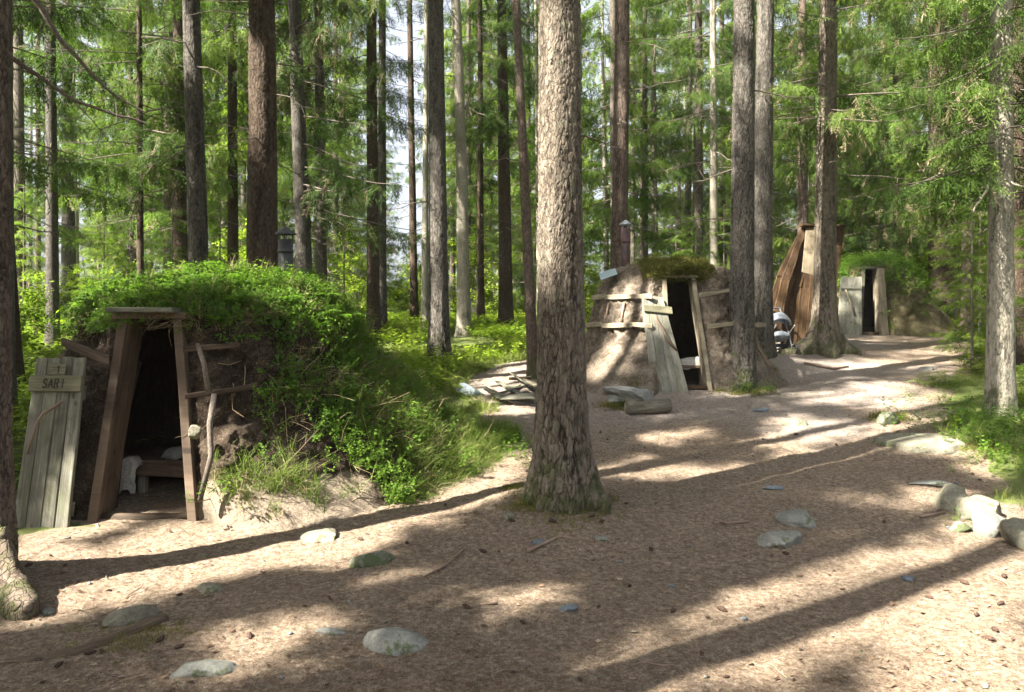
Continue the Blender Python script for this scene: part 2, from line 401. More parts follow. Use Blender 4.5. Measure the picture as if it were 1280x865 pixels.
m, t = nt('carbon_marks'); finish(t, (0.018, 0.015, 0.010), 0.9); M['ink'] = m
m, t = nt('silver_cloth'); o = objco(t); n = noise(t, o, 14, 4, 0.6); finish(t, ramp(t, n, [(0.3, (0.16, 0.18, 0.21)), (0.7, (0.42, 0.45, 0.50))]), 0.35, n, 0.6, 0.02, 0.5); M['cloth'] = m
m, t = nt('blue_cloth'); finish(t, (0.14, 0.22, 0.36), 0.7, noise(t, objco(t), 20, 4, 0.6), 0.5, 0.01); M['blue'] = m
m, t = nt('rubber'); finish(t, (0.02, 0.02, 0.022), 0.7); M['rubber'] = m
m, t = nt('aluminium'); finish(t, (0.6, 0.61, 0.63), 0.25, metal=0.9); M['alu'] = m
m, t = nt('pine_cone_scales'); o = objco(t); n = voro(t, o, 90); finish(t, ramp(t, n, [(0.1, (0.022, 0.012, 0.008)), (0.7, (0.06, 0.034, 0.022))]), 0.8, n, 0.8, 0.005); M['cone'] = m

def rock_mat(name, c0, c1, c2, moss=0.0, bd=0.012):
    m, t = nt(name); o = objco(t)
    n1 = noise(t, o, 4, 8, 0.65); n2 = noise(t, o, 70, 5, 0.8)
    v = mth(t, 'ADD', mth(t, 'MULTIPLY', n1, 0.6), mth(t, 'MULTIPLY', n2, 0.4))
    c = ramp(t, v, [(0.38, c0), (0.5, c1), (0.62, c2)])
    if moss:
        mn = noise(t, o, 6, 6, 0.7); c = mix(t, mrange(t, mn, 0.62 - moss * 0.2, 0.68 - moss * 0.2, 0, 0.85), c, (0.05, 0.065, 0.02))
    e = voro(t, mapping(t, o, (1, 1, 2)), 7, 'DISTANCE_TO_EDGE'); c = mix(t, mrange(t, e, 0, 0.015, 0.35, 0), c, tuple(x * 0.4 for x in c0))
    finish(t, c, 0.85, v, 0.8, bd, 0.25)
    return m
M['rock_grey'] = rock_mat('grey_stone', (0.09, 0.092, 0.08), (0.155, 0.155, 0.135), (0.24, 0.24, 0.21), 0.3)
M['rock_pale'] = rock_mat('pale_lichened_stone', (0.07, 0.064, 0.046), (0.14, 0.13, 0.094), (0.24, 0.225, 0.17), 0.3)
M['rock_green'] = rock_mat('mossy_stone', (0.08, 0.08, 0.06), (0.13, 0.13, 0.10), (0.19, 0.19, 0.15), 0.75)
M['rock_blue'] = rock_mat('blue_grey_stone', (0.06, 0.075, 0.083), (0.105, 0.125, 0.135), (0.17, 0.195, 0.21), 0.0)

# ground: needle litter near, dusty grey on the trodden path by the huts, mossy forest floor off it
m, t = nt('needle_litter_ground'); o = objco(t)
n1 = noise(t, o, 0.9, 6, 0.6); n2 = noise(t, o, 28, 8, 0.75); n3 = noise(t, mapping(t, o, (140, 60, 100)), 1.0, 4, 0.8, 1.5)
v = mth(t, 'ADD', mth(t, 'MULTIPLY', n2, 0.5), mth(t, 'MULTIPLY', n3, 0.5))
cl = ramp(t, v, [(0.33, (0.024, 0.017, 0.012)), (0.44, (0.088, 0.065, 0.045)), (0.55, (0.195, 0.150, 0.108)), (0.68, (0.47, 0.395, 0.31))])
cd = ramp(t, v, [(0.33, (0.08, 0.065, 0.053)), (0.5, (0.165, 0.138, 0.115)), (0.66, (0.30, 0.26, 0.222))])
cm = ramp(t, v, [(0.35, (0.035, 0.045, 0.012)), (0.5, (0.065, 0.085, 0.02)), (0.65, (0.13, 0.13, 0.05))])
dust = attr(t, 'rnd'); gcv = t.nodes.new('ShaderNodeSeparateXYZ'); t.links.new(attr(t, 'gc', 'Vector'), gcv.inputs[0])
c = mix(t, mrange(t, mth(t, 'ADD', dust, mth(t, 'MULTIPLY', mth(t, 'SUBTRACT', n1, 0.5), 1.2)), 0.35, 0.65), cl, cd)
c = mix(t, mrange(t, mth(t, 'ADD', gcv.outputs[0], mth(t, 'MULTIPLY', mth(t, 'SUBTRACT', n2, 0.5), 0.8)), 0.4, 0.6), c, cm)
pb = voro(t, o, 42); pc = voro(t, o, 42, 'F1', 'Color'); c = mix(t, mrange(t, pb, 0.11, 0.15, 0.5, 0), c, mix(t, 0.5, pc, (0.1, 0.07, 0.05), 'MULTIPLY'))
finish(t, c, 0.95, v, 0.6, 0.012, 0.12)
M['ground'] = m
M['litter'] = leaf_mat('fallen_needles', (0.05, 0.029, 0.018), (0.16, 0.105, 0.066), (0.40, 0.315, 0.22), 0.05, rough=0.8)

# ------------------------------------------------------------------ sun gaps: openings cut into the crowns to shape the sun patches
GP = lambda pts: [gco(at(x, y))[0] for x, y in pts]
LIT = [
    [(1300, 705), (1300, 900), (1100, 900), (1110, 830), (1080, 805), (1150, 752), (1236, 712)],
    [(690, 875), (780, 812), (900, 757), (1010, 715), (1100, 695), (1180, 690), (1236, 697), (1093, 763), (966, 818), (880, 875)],
    [(890, 870), (966, 818), (1093, 763), (1236, 697), (1300, 680), (1300, 720), (1150, 765), (1040, 800), (940, 870)],
    [(20, 690), (140, 682), (240, 658), (350, 612), (385, 640), (470, 628), (560, 600), (655, 592), (655, 612), (600, 625), (520, 650), (480, 680), (400, 700), (300, 716), (200, 738), (100, 762), (-60, 780), (-60, 735)],
    [(545, 748), (640, 725), (760, 735), (740, 750), (640, 772), (570, 768)],
    [(380, 722), (500, 690), (560, 700), (430, 735)],
    [(745, 590), (800, 578), (865, 578), (850, 594), (770, 604)],
    [(860, 600), (930, 588), (990, 588), (970, 602), (890, 608)],
    [(1000, 574), (1095, 553), (1085, 572), (1005, 584)],
    [(1090, 548), (1110, 528), (1200, 523), (1215, 570), (1150, 568)],
    [(920, 556), (1000, 532), (1070, 522), (1050, 545), (950, 562)],
    [(1150, 600), (1300, 625), (1300, 690), (1200, 665), (1150, 630)],
    [(960, 527), (1015, 520), (1015, 538), (970, 540)],
    [(1000, 495), (1130, 478), (1140, 486), (1010, 505)],
    [(1085, 505), (1180, 490), (1190, 500), (1090, 515)],
    [(190, 855), (300, 785), (420, 750), (440, 768), (320, 830), (230, 875)],
    [(0, 672), (90, 668), (100, 676), (0, 684)],
    [(580, 480), (670, 452), (670, 466), (600, 500), (690, 512), (640, 522), (575, 515)],
    [(450, 840), (560, 800), (600, 805), (500, 860)],
    [(1180, 590), (1240, 560), (1290, 575), (1250, 600)],
    [(985, 702), (1035, 676), (1120, 668), (1100, 692)], [(800, 545), (880, 533), (905, 540), (820, 556)], [(1020, 620), (1090, 612), (1080, 628), (1020, 634)], [(40, 800), (110, 785), (120, 795), (50, 815)], [(1040, 455), (1120, 448), (1130, 456), (1050, 464)],
]
LIT = [np.array(GP(p)) for p in LIT]
DISK = []
def dk(px, py, Y, r): DISK.append((*gco(P3(px, py, Y))[0], r))
for y in range(80, 350, 25): dk(690, y, 5.95, 0.22); dk(705, y, 5.95, 0.22)
dk(685, 605, 5.8, 0.12); dk(700, 40, 5.95, 0.1); dk(725, 440, 6.0, 0.08)
for a in ((55, 610, .16), (30, 560, .12), (85, 560, .12), (95, 470, .09), (60, 500, .06), (80, 630, .1), (30, 650, .14), (90, 520, .08)): dk(a[0], a[1], 5.5, a[2])
for a in ((15, 700, .3), (35, 735, .25)): dk(a[0], a[1], 4.75, a[2])
for a in ((310, 345, .6), (240, 345, .5), (170, 370, .4), (380, 375, .5), (430, 400, .3), (285, 380, .2), (450, 440, .25), (130, 375, .3)): dk(a[0], a[1], 6.9, a[2])
dk(300, 625, 5.95, .2); dk(335, 605, 6.05, .18); dk(270, 640, 5.85, .12)
for a in ((470, 545, .3), (610, 548, .4), (530, 495, .3), (560, 530, .4), (500, 520, .3), (430, 560, .2), (590, 560, .25)): dk(a[0], a[1], 7.3, a[2])
for a in ((780, 345, .4), (745, 350, .3), (800, 338, .25), (740, 385, .22), (780, 400, .14), (735, 430, .26), (775, 440, .16), (760, 460, .2), (740, 475, .16), (790, 370, .12), (840, 345, .12), (790, 425, .06), (760, 365, .08)): dk(a[0], a[1], 11.0, a[2])
for a in ((820, 400, .12), (825, 430, .10), (836, 440, .06), (880, 450, .12), (870, 400, .10), (888, 475, .12), (840, 350, .1), (835, 480, .05)): dk(a[0], a[1], 10.3, a[2])
for y in range(170, 520, 22): dk(1250, y, 9.15, 0.26 if y % 3 else 0.2)
for a in ((600, 440, 1.5), (640, 425, 1.5), (520, 430, 1.2), (560, 420, 1.5)): dk(a[0], a[1], 14.5, a[2])
for a in ((955, 380, .2), (957, 420, .15), (960, 90, .2)): dk(a[0], a[1], 14.3, a[2])
for a in ((645, 488, .35), (620, 500, .25)): dk(a[0], a[1], 11, a[2])
for a in ((972, 405, .3), (980, 430, .25), (1012, 310, .3), (985, 380, .15), (1030, 420, .2)): dk(a[0], a[1], 15.0, a[2])
for a in ((1103, 360, .2), (1103, 400, .2), (1060, 400, .15), (1062, 420, .15)): dk(a[0], a[1], 17.5, a[2])
for a in ((925, 330, .1), (928, 200, .1), (780, 250, .15), (775, 150, .12), (780, 60, .15)): dk(a[0], a[1], 12.0, a[2])
DISK = np.array(DISK)

def inpoly(P, poly):
    x, y = P[:, 0], P[:, 1]; c = np.zeros(len(P), bool); n = len(poly)
    for i in range(n):
        x1, y1 = poly[i]; x2, y2 = poly[(i + 1) % n]
        cond = ((y1 > y) != (y2 > y)) & (x < (x2 - x1) * (y - y1) / (y2 - y1 + 1e-12) + x1)
        c ^= cond
    return c

def gap(P):
    """true where a spray of canopy would cut a sunbeam that the photo shows reaching the ground, a trunk or a hut"""
    g = gco(P) + 0.07 * np.stack([vnoise(np.c_[P[:, :2] * 3, P[:, 2]], 61), vnoise(np.c_[P[:, :2] * 3, P[:, 2]], 62)], -1)
    r = np.zeros(len(P), bool)
    for p in LIT: r |= inpoly(g, p)
    for x, y, d in DISK: r |= ((g[:, 0] - x) ** 2 + (g[:, 1] - y) ** 2) < d * d
    return r

# ------------------------------------------------------------------ foliage templates
def spray_tpl(n=8, L=0.42, w=0.013, tl=0.15, seed=0):
    """a flat spruce spray: stem with twiglets, along +x"""
    rg = np.random.RandomState(seed); V = []; Q = []
    def dia(a, d, l, w, up):
        d = norm(d); s = norm(np.cross(d, [0, 0, 1.0])) * w / 2; k = len(V)
        b = np.array(a); V.extend([b, b + d * l * 0.45 + s + up, b + d * l + up * 1.4, b + d * l * 0.45 - s + up]); Q.append([k, k + 1, k + 2, k + 3])
    for i in range(n):
        f = (i + 0.5) / n; x = f * L
        for sd in (-1, 1):
            an = sd * math.radians(rg.uniform(22, 78)); l = tl * (1.0 - 0.55 * f) * rg.uniform(0.45, 1.3)
            dia([x + rg.uniform(-.02, .02), 0.03 * math.sin(f * 5 + seed), -0.16 * f * f * L], [math.cos(an), math.sin(an), rg.uniform(-1.2, 0.35)], l, w * rg.uniform(0.8, 1.3), np.array([0, 0, 0.0]))
    dia([0, 0, 0], [1, 0, -0.05], L * 0.6, w * 0.8, np.zeros(3)); dia([L * 0.5, 0, -0.02], [1, 0, -0.15], L * 0.6, w, np.zeros(3))
    return np.array(V), np.array(Q)
SPR = [spray_tpl(10, 0.42, 0.013, 0.15, s) for s in range(4)]
SPR_CAN = [spray_tpl(5, 0.5, 0.034, 0.2, s + 5) for s in range(2)]
SPR_FAR = [spray_tpl(8, 0.46, 0.021, 0.16, s + 15) for s in range(4)]

def bough(rg, L, droop, hang, nst):
    """stations of sprays along one bough that leaves a trunk along +x; returns axis polyline and spray frames"""
    s = np.linspace(0, 1, 9)
    ax = np.stack([s * L * (1 - 0.12 * s * droop), rg.uniform(-0.12, 0.12) * L * s * s, -droop * L * 0.42 * s ** 1.3 + 0.16 * L * s ** 4 * droop], -1)
    f = np.clip(rg.uniform(0.14, 1.0, nst) ** 0.85, 0, 1); f[-3:] = 0.99
    pos = np.stack([np.interp(f, s, ax[:, k]) for k in range(3)], -1)
    tan = np.stack([np.interp(f, s, np.gradient(ax[:, k])) for k in range(3)], -1); tan /= np.linalg.norm(tan, axis=1)[:, None]
    side = np.where(rg.rand(nst) < 0.5, -1, 1) * rg.uniform(0.5, 1.25, nst)
    ca, sa = np.cos(side), np.sin(side)
    D = np.stack([tan[:, 0] * ca - tan[:, 1] * sa, tan[:, 0] * sa + tan[:, 1] * ca, tan[:, 2] - hang * rg.uniform(0.1, 1.6, nst)], -1)
    S = (1.15 - 0.55 * f) * rg.uniform(0.75, 1.25, nst)
    # secondary twigs: start a little out from the axis
    off = rg.uniform(0, 0.30, nst) * L * 0.4 * (1 - 0.6 * f); Dn = D / np.linalg.norm(D, axis=1)[:, None]
    pos = pos + Dn * off[:, None]
    return ax, pos, D, S

def crown(mb, seed, h0, H, rmax, nb, per=34, droop=0.6, hang=0.7, spr=SPR, scale=1.0, origin=(0, 0, 0), lean=(0, 0), cull=False, dead_from=None, ndead=0, keep=None, dry=0.06, wr=0.006, fexp=0.9):
    rg = np.random.RandomState(seed); o = np.array(origin, float)
    AP, AD, AS = [], [], []
    for i in range(nb):
        f = ((i + rg.rand()) / nb) ** fexp; z = h0 + (H - h0) * f
        L = rmax * (1 - f) ** 0.7 * rg.uniform(0.6, 1.15) + 0.25
        if f < 0.15: L *= rg.uniform(0.5, 1.0)
        az = rg.uniform(0, 2 * PI)
        if keep is not None and not keep(az, z): continue
        n = max(5, int(per * (L / rmax) * rg.uniform(0.7, 1.2)))
        ax, pos, D, S = bough(rg, L, droop * (1 - 0.5 * f) * rg.uniform(0.6, 1.3), hang, n)
        R = rotz(np.array([az]))[0]; base = o + np.array([lean[0] * z, lean[1] * z, z])
        pos = pos @ R.T + base; D = D @ R.T; axw = ax @ R.T + base
        if cull:
            Dn = D / np.linalg.norm(D, axis=1)[:, None]; sdv = np.cross(Dn, [0, 0, 1.0]) * (0.13 * scale * S)[:, None]; g = gap(pos + Dn * (0.22 * scale * S)[:, None] + sdv) | gap(pos + Dn * (0.22 * scale * S)[:, None] - sdv) | gap(pos + Dn * (0.5 * scale * S)[:, None])
            pos, D, S = pos[~g], D[~g], S[~g]
            ga = gap(axw); axw = axw[:max(2, int(np.argmax(ga)))] if ga.any() else axw
        AP.append(pos); AD.append(D); AS.append(S)
        if len(axw) > 2: tube(mb, axw, np.linspace(wr + 0.004 * L, 0.003, len(axw)), 4, 1, cap=False)
    if dead_from is not None:
        for i in range(ndead):
            z = rg.uniform(dead_from, h0 + 0.5); az = rg.uniform(0, 2 * PI); L = rg.uniform(0.25, 1.4)
            if keep is not None and not keep(az, z): continue
            s = np.linspace(0, 1, 6)[:, None]; d = np.array([math.cos(az), math.sin(az), 0])
            pts = o + np.array([lean[0] * z, lean[1] * z, z]) + d * L * s + np.array([0, 0, -1]) * L * 0.5 * s ** 1.4 * rg.uniform(0, 1) + rg.uniform(-.06, .06, (6, 3)) * s * L
            tube(mb, pts, np.linspace(0.011, 0.003, 6), 4, 1, cap=False)
            for k in range(rg.randint(1, 5)):
                j = rg.randint(1, 5); e = pts[j] + np.array([rg.uniform(-.3, .3), rg.uniform(-.3, .3), rg.uniform(-.35, .0)]) * L
                tube(mb, np.array([pts[j], (pts[j] + e) / 2 + rg.uniform(-.02, .02, 3), e]), [0.005, 0.004, 0.002], 3, 1, cap=False)
    if not AP: return
    P = np.concatenate(AP); D = np.concatenate(AD); S = np.concatenate(AS) * scale
    R = frame_x(D, rg.uniform(-0.7, 0.7, len(P)))
    which = rg.randint(0, len(spr), len(P)); isdry = rg.rand(len(P)) < dry
    clump = np.clip(0.5 + 0.9 * fbm(P * 0.8, 2, seed), 0, 1) * 0.6 + rg.rand(len(P)) * 0.4
    for k in range(len(spr)):
        for dr in (False, True):
            s = (which == k) & (isdry == dr)
            if s.any(): inst(mb, spr[k][0], spr[k][1], P[s], R[s], S[s], m=2 if dr else 0, rs=clump[s])

# ------------------------------------------------------------------ trunks
def trunk(mb, base, H, r, lean=(0, 0), top=0.25, seg=24, rings=60, flare=0.5, fh=0.35, lobes=(), seed=0, dense_to=None, plates=0.0, bend=0.0, sink=0.3):
    """tapered trunk with root flare; lobes: (angle, reach, half width)"""
    rg = np.random.RandomState(seed)
    if dense_to: z = np.concatenate([np.linspace(-sink, dense_to, rings), np.linspace(dense_to, H, 14)[1:]])
    else: z = np.concatenate([np.linspace(-sink, 1.0, rings // 3), np.linspace(1.0, H, rings - rings // 3)[1:]])
    a = np.arange(seg) / seg * 2 * PI
    rr = r * (1.04 - (1 - top) * np.clip(z / H, 0, 1) ** 0.95)
    zc = np.clip(z, 0, None)
    R = rr[:, None] * (1 + flare * np.exp(-zc / fh))[:, None] * np.ones(seg)[None]
    for (la, reach, hw) in lobes:
        d = np.abs((a - la + PI) % (2 * PI) - PI); R = R + (reach * np.exp(-zc / (fh * 0.55)))[:, None] * np.exp(-(d / hw) ** 2)[None]
    P = np.stack([np.repeat(np.cos(a)[None], len(z), 0), np.repeat(np.sin(a)[None], len(z), 0), np.repeat(z[:, None], seg, 1)], -1)
    nz = fbm(np.stack([P[..., 0] * 1.2, P[..., 1] * 1.2, P[..., 2] * 0.7], -1).reshape(-1, 3) + seed * 3.3, 3, seed).reshape(R.shape)
    R = R * (1 + 0.07 * nz)
    tone = np.full(R.shape, 0.5)
    if plates:
        zz = P[..., 2]; zs = np.where(zz > 1.4, (zz - 1.4) * 0.5 + 0.42, zz * 0.3)
        W = np.stack([P[..., 0] * r, P[..., 1] * r, zs], -1).reshape(-1, 3); low = np.clip(1.5 - zz.reshape(-1), 0, 1.2) / 1.2
        W = W + 0.012 * np.stack([vnoise(W * 40, 3), vnoise(W * 40, 4), vnoise(W * 40, 5)], -1)
        f1, f2, cid = worley(W * np.array([36, 36, 27]) + seed, seed); g1, g2, c2 = worley(W * np.array([80, 80, 60]) + seed, seed + 9)
        e = np.clip((f2 - f1) / 0.22, 0, 1) ** 0.7
        fur = np.clip(0.5 + 1.2 * fbm(np.stack([W[:, 0] * 22, W[:, 1] * 22, W[:, 2] * 7], -1), 3, seed + 4), 0, 1)
        dsp = plates * (e * (0.35 + 0.75 * cid) + 0.35 * np.clip((g2 - g1) / 0.3, 0, 1) * c2 + 0.75 * fur - 0.8)
        dsp = dsp * (1 + 0.8 * low); R = R + dsp.reshape(R.shape)
        tone = np.clip(0.52 + 0.42 * (dsp - dsp.mean()) / (dsp.std() + 1e-9) * 0.75, 0, 1).reshape(R.shape)
    cx = lean[0] * z + bend * np.sin(np.clip(z / H, 0, 1) * PI * 2.0); cy = lean[1] * z
    v = np.stack([P[..., 0] * R + cx[:, None], P[..., 1] * R + cy[:, None], P[..., 2]], -1).reshape(-1, 3) + np.asarray(base)
    n = len(z); i = np.arange(n - 1)[:, None] * seg; j = np.arange(seg)[None]; j2 = (j + 1) % seg
    q = np.stack([i + j, i + j2, i + seg + j2, i + seg + j], -1).reshape(-1, 4)
    mb.add(v, q, None, 0, tone.reshape(-1))

CM = [M['leaf_spruce'], M['twig'], M['leaf_dry']]
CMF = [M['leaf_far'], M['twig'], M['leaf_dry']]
def snag(parent, pts, r0, r1, mat='twig', twigs=0, seed=0, name='dead_branch'):
    rg = np.random.RandomState(seed); mb = MB(); pts = np.array(pts, float)
    s0 = np.linspace(0, 1, len(pts)); s = np.linspace(0, 1, 18); pp = np.stack([np.interp(s, s0, pts[:, k]) for k in range(3)], -1)
    pp += 0.012 * np.stack([vnoise(np.c_[s * 9, s * 0, s * 0 + seed], 1 + k) for k in range(3)], -1)
    tube(mb, pp, np.linspace(r0, r1, 18), 7, 0, cap=True)
    for k in range(twigs):
        j = rg.randint(3, 17); e = pp[j] + rg.uniform(-1, 1, 3) * 0.18 + (0, 0, -0.12)
        tube(mb, np.array([pp[j], (pp[j] + e) / 2 + rg.uniform(-.03, .03, 3), e]), [r1 * 0.8, r1 * 0.6, r1 * 0.3], 4, 0, cap=False)
    return sub(name, mb, M[mat], parent)

TREES = {}
def tree(key, label, px, py, pxtop, w, mat, H=18, crown_kw=None, Y=None, flare=0.45, fh=0.35, lobes=(), seg=32, rings=120, dense=None, plates=0.0, group=None, wy=250, bend=0.0, cmats=None, cat='tree'):
    """px,py: foot in the photo, pxtop: trunk centre at the top edge, w: width there in photo pixels"""
    b = at(px, py) if Y is None else np.array([(px - 640) / 1000 * Y, Y, G((px - 640) / 1000 * Y, Y)])
    Yb = b[1]; hz = CAMZ + 0.4 * Yb - b[2]
    lean = (((pxtop - px) / 1000 * Yb) / hz, 0.0)
    r = w / 2000.0 * Yb
    e = empty('spruce_tree', b, label, cat, group)
    seed = sum(ord(c) for c in key) * 7 % 9973
    mb = MB(); trunk(mb, b, H, r, lean, 0.22, seg, rings, flare, fh, lobes, seed, dense, plates, bend)
    sub('trunk', mb, M[mat], e, True)
    if crown_kw is not None:
        mb = MB(); kw = dict(h0=7.5, H=H, rmax=2.0, nb=50, dead_from=2.2, ndead=14); kw.update(crown_kw)
        if not kw.get('cull'): kw['nb'] = int(kw['nb'] * 1.15); kw['per'] = int(kw.get('per', 34) * 1.45); kw['fexp'] = 1.35
        crown(mb, seed, origin=b, lean=lean, **kw); sub('crown', mb, cmats or CM, e)
    TREES[key] = (e, b, lean, r)
    return e
# ================================================================== ground
BARE_PX = [(-900, 900), (-900, 668), (-100, 668), (90, 672), (250, 640), (330, 600), (480, 585), (640, 562), (625, 515), (590, 500), (548, 492), (585, 466), (665, 446), (740, 430),
           (860, 415), (950, 432), (1035, 418), (1110, 411), (1185, 420), (1222, 440), (1200, 470), (1165, 492), (1185, 520), (1195, 545), (1222, 560), (1225, 590), (1262, 612), (1300, 635), (1700, 700), (2400, 900)]
BARE = np.array([at(x, y)[:2] for x, y in BARE_PX])
BARE = np.concatenate([BARE, [[9, -30], [-9, -30]]])
def barefrac(X, Y, w=0.25, seed=11):
    P = np.stack([X, Y], -1)
    n = np.stack([fbm(np.c_[P * 1.3, P[:, 0] * 0], 3, seed), fbm(np.c_[P * 1.3, P[:, 0] * 0 + 9], 3, seed)], -1)
    c = np.zeros(len(P))
    for k in range(5):
        a = k * 2 * PI / 5
        c += inpoly(P + n * 0.5 + w * np.array([math.cos(a), math.sin(a)]), BARE)
    return c / 5

def axis_pts(lo, hi, a, b, fine, grow):
    mid = list(np.arange(a, b + 1e-6, fine)); s = fine; x = a; left = []
    while x > lo: s *= grow; x -= s; left.append(x)
    s = fine; x = b; right = []
    while x < hi: s *= grow; x += s; right.append(x)
    return np.array(left[::-1] + mid + right)
gx = axis_pts(-400, 400, -4.4, 6.0, 0.025, 1.05); gy = axis_pts(-300, 500, 3.2, 9.0, 0.025, 1.03)
X, Y = np.meshgrid(gx, gy); Z = GV(X, Y)
pf = np.stack([X.ravel(), Y.ravel(), X.ravel() * 0], -1)
near = (np.abs(pf[:, 0]) < 15) & (pf[:, 1] > 2) & (pf[:, 1] < 22)
dz = np.zeros(len(pf)); bf = np.zeros(len(pf))
q_ = pf[near]
dz[near] = 0.030 * fbm(q_ * 1.6, 3, 21) + 0.013 * fbm(q_ * 7, 3, 22) + 0.006 * fbm(q_ * 26, 2, 23)
bf[near] = barefrac(q_[:, 0], q_[:, 1])
fx = ~near; bf[fx] = inpoly(pf[fx][:, :2], BARE)
for hx, hy, hr in ((-2.6, 7.25, 1.6), (2.35, 12.0, 1.8), (9.1, 20.3, 1.5)): bf = np.maximum(bf, np.hypot(pf[:, 0] - hx, pf[:, 1] - hy) < hr)
dust = np.clip((pf[:, 1] - 7.0) / 3.0, 0, 1) * np.clip(1.3 - np.abs(pf[:, 0] - pf[:, 1] * 0.25) / 4.0, 0, 1) * 0.9
V = np.stack([X.ravel(), Y.ravel(), Z.ravel() + dz], -1)
nx, ny = len(gx), len(gy); i = np.arange(ny - 1)[:, None] * nx; j = np.arange(nx - 1)[None]
Q = np.stack([i + j, i + j + 1, i + nx + j + 1, i + nx + j], -1).reshape(-1, 4)
mb = MB(); mb.add(V, Q, None, 0, dust, np.stack([1 - bf, bf * 0, bf * 0], -1))
tag(mb.build('ground', M['ground'], None, True), kind='structure')

def gnd(X, Y):
    X = np.asarray(X, float); Y = np.asarray(Y, float); p = np.stack([X, Y, X * 0], -1)
    return GV(X, Y) + 0.030 * fbm(p * 1.6, 3, 21) + 0.013 * fbm(p * 7, 3, 22)

# needle litter: thin fallen needles and chips
rg = np.random.RandomState(3)
K = 130000; yy = 3.2 + 8.5 * rg.rand(K) ** 1.6; xx = (rg.rand(K) * 1.5 - 0.72) * yy; ok = barefrac(xx, yy, 0.1) > 0.5
xx, yy = xx[ok], yy[ok]; K = len(xx); zz = gnd(xx, yy) + 0.006
nd = np.array([[-.5, -.028, 0], [.5, -.028, 0], [.5, .028, 0.06], [-.5, .028, 0.0]]); D = np.stack([rg.normal(size=K), rg.normal(size=K), rg.normal(size=K) * 0.18], -1)
mb = MB(); inst(mb, nd, np.array([[0, 1, 2, 3]]), np.stack([xx, yy, zz], -1), frame_x(D, rg.uniform(-1, 1, K)), rg.uniform(0.012, 0.034, K) * (0.6 + yy * 0.07), rs=rg.rand(K) ** 1.2, gains=0)
ch = np.array([[-.5, -.2, 0], [.4, -.3, 0.05], [.5, .25, 0.1], [-.3, .3, 0.0]]); s = rg.rand(K) < 0.009; k2 = int(s.sum())
inst(mb, ch, np.array([[0, 1, 2, 3]]), np.stack([xx, yy, zz + 0.002], -1)[s], frame_up(np.stack([rg.normal(size=k2) * .3, rg.normal(size=k2) * .3, np.ones(k2)], -1), rg.uniform(0, 6, k2)), rg.uniform(0.012, 0.04, k2), rs=rg.rand(k2) ** 0.8, gains=0)
tag(mb.build('needle_litter', M['litter']), 'fallen brown spruce needles and chips strewn over the trodden path', 'needle litter', kind='stuff')

# ================================================================== plants
def leafy_tpl(seed, h=0.18, nl=12, ls=0.024, spread=0.5, stemw=0.003):
    rg = np.random.RandomState(seed); V = []; Q = []
    for b in range(3):
        az = rg.uniform(0, 2 * PI); d = np.array([math.cos(az), math.sin(az), 0]) * spread
        tip = d * h * rg.uniform(0.4, 1) + np.array([0, 0, h * rg.uniform(0.7, 1.1)])
        k = len(V); s = np.array([stemw, 0, 0]); V += [np.zeros(3), s, tip * 0.98 + s * .5, tip]; Q.append([k, k + 1, k + 2, k + 3])
        for i in range(nl // 3 + 1):
            f = rg.uniform(0.3, 1.0); p = tip * f + rg.uniform(-1, 1, 3) * 0.012; a = rg.uniform(0, 2 * PI); t = np.array([math.cos(a), math.sin(a), rg.uniform(-.3, .35)]); t = norm(t)
            sd = norm(np.cross(t, [0, 0, 1])) + np.array([0, 0, rg.uniform(-.5, .5)]); l = ls * rg.uniform(0.7, 1.3)
            k = len(V); V += [p, p + t * l * .5 + sd * l * .3, p + t * l, p + t * l * .5 - sd * l * .3]; Q.append([k, k + 1, k + 2, k + 3])
    return np.array(V), np.array(Q)
BERRY = [leafy_tpl(s, 0.15, 21, 0.0185) for s in range(3)] + [leafy_tpl(s + 3, 0.13, 18, 0.015, .8) for s in range(2)] + [leafy_tpl(s + 70, 0.19, 15, 0.026) for s in range(1)]
TALL = [leafy_tpl(s + 20, 0.30, 18, 0.045, 0.45) for s in range(3)]
COVER = [leafy_tpl(s + 40, 0.34, 15, 0.075, 0.8, 0.004) for s in range(4)]
def frond_tpl(seed, L=0.4):
    rg = np.random.RandomState(seed); V = []; Q = []
    for b in range(5):
        az = b * 1.26 + rg.uniform(-.3, .3); d = np.array([math.cos(az), math.sin(az), 0]); sdv = np.array([-d[1], d[0], 0])
        for i in range(11):
            f = (i + 1) / 12; c = d * L * f * 0.85 + np.array([0, 0, L * (1.1 * f - 0.9 * f * f)]); l = 0.10 * math.sin(PI * (0.15 + 0.82 * f)) * L / 0.4
            for sg in (-1, 1):
                k = len(V); V += [c, c + sdv * sg * l * .5 + d * .018, c + sdv * sg * l - np.array([0, 0, .012]), c + sdv * sg * l * .5 - d * .010]; Q.append([k, k + 1, k + 2, k + 3])
    return np.array(V), np.array(Q)
FERN = [frond_tpl(s) for s in range(2)]
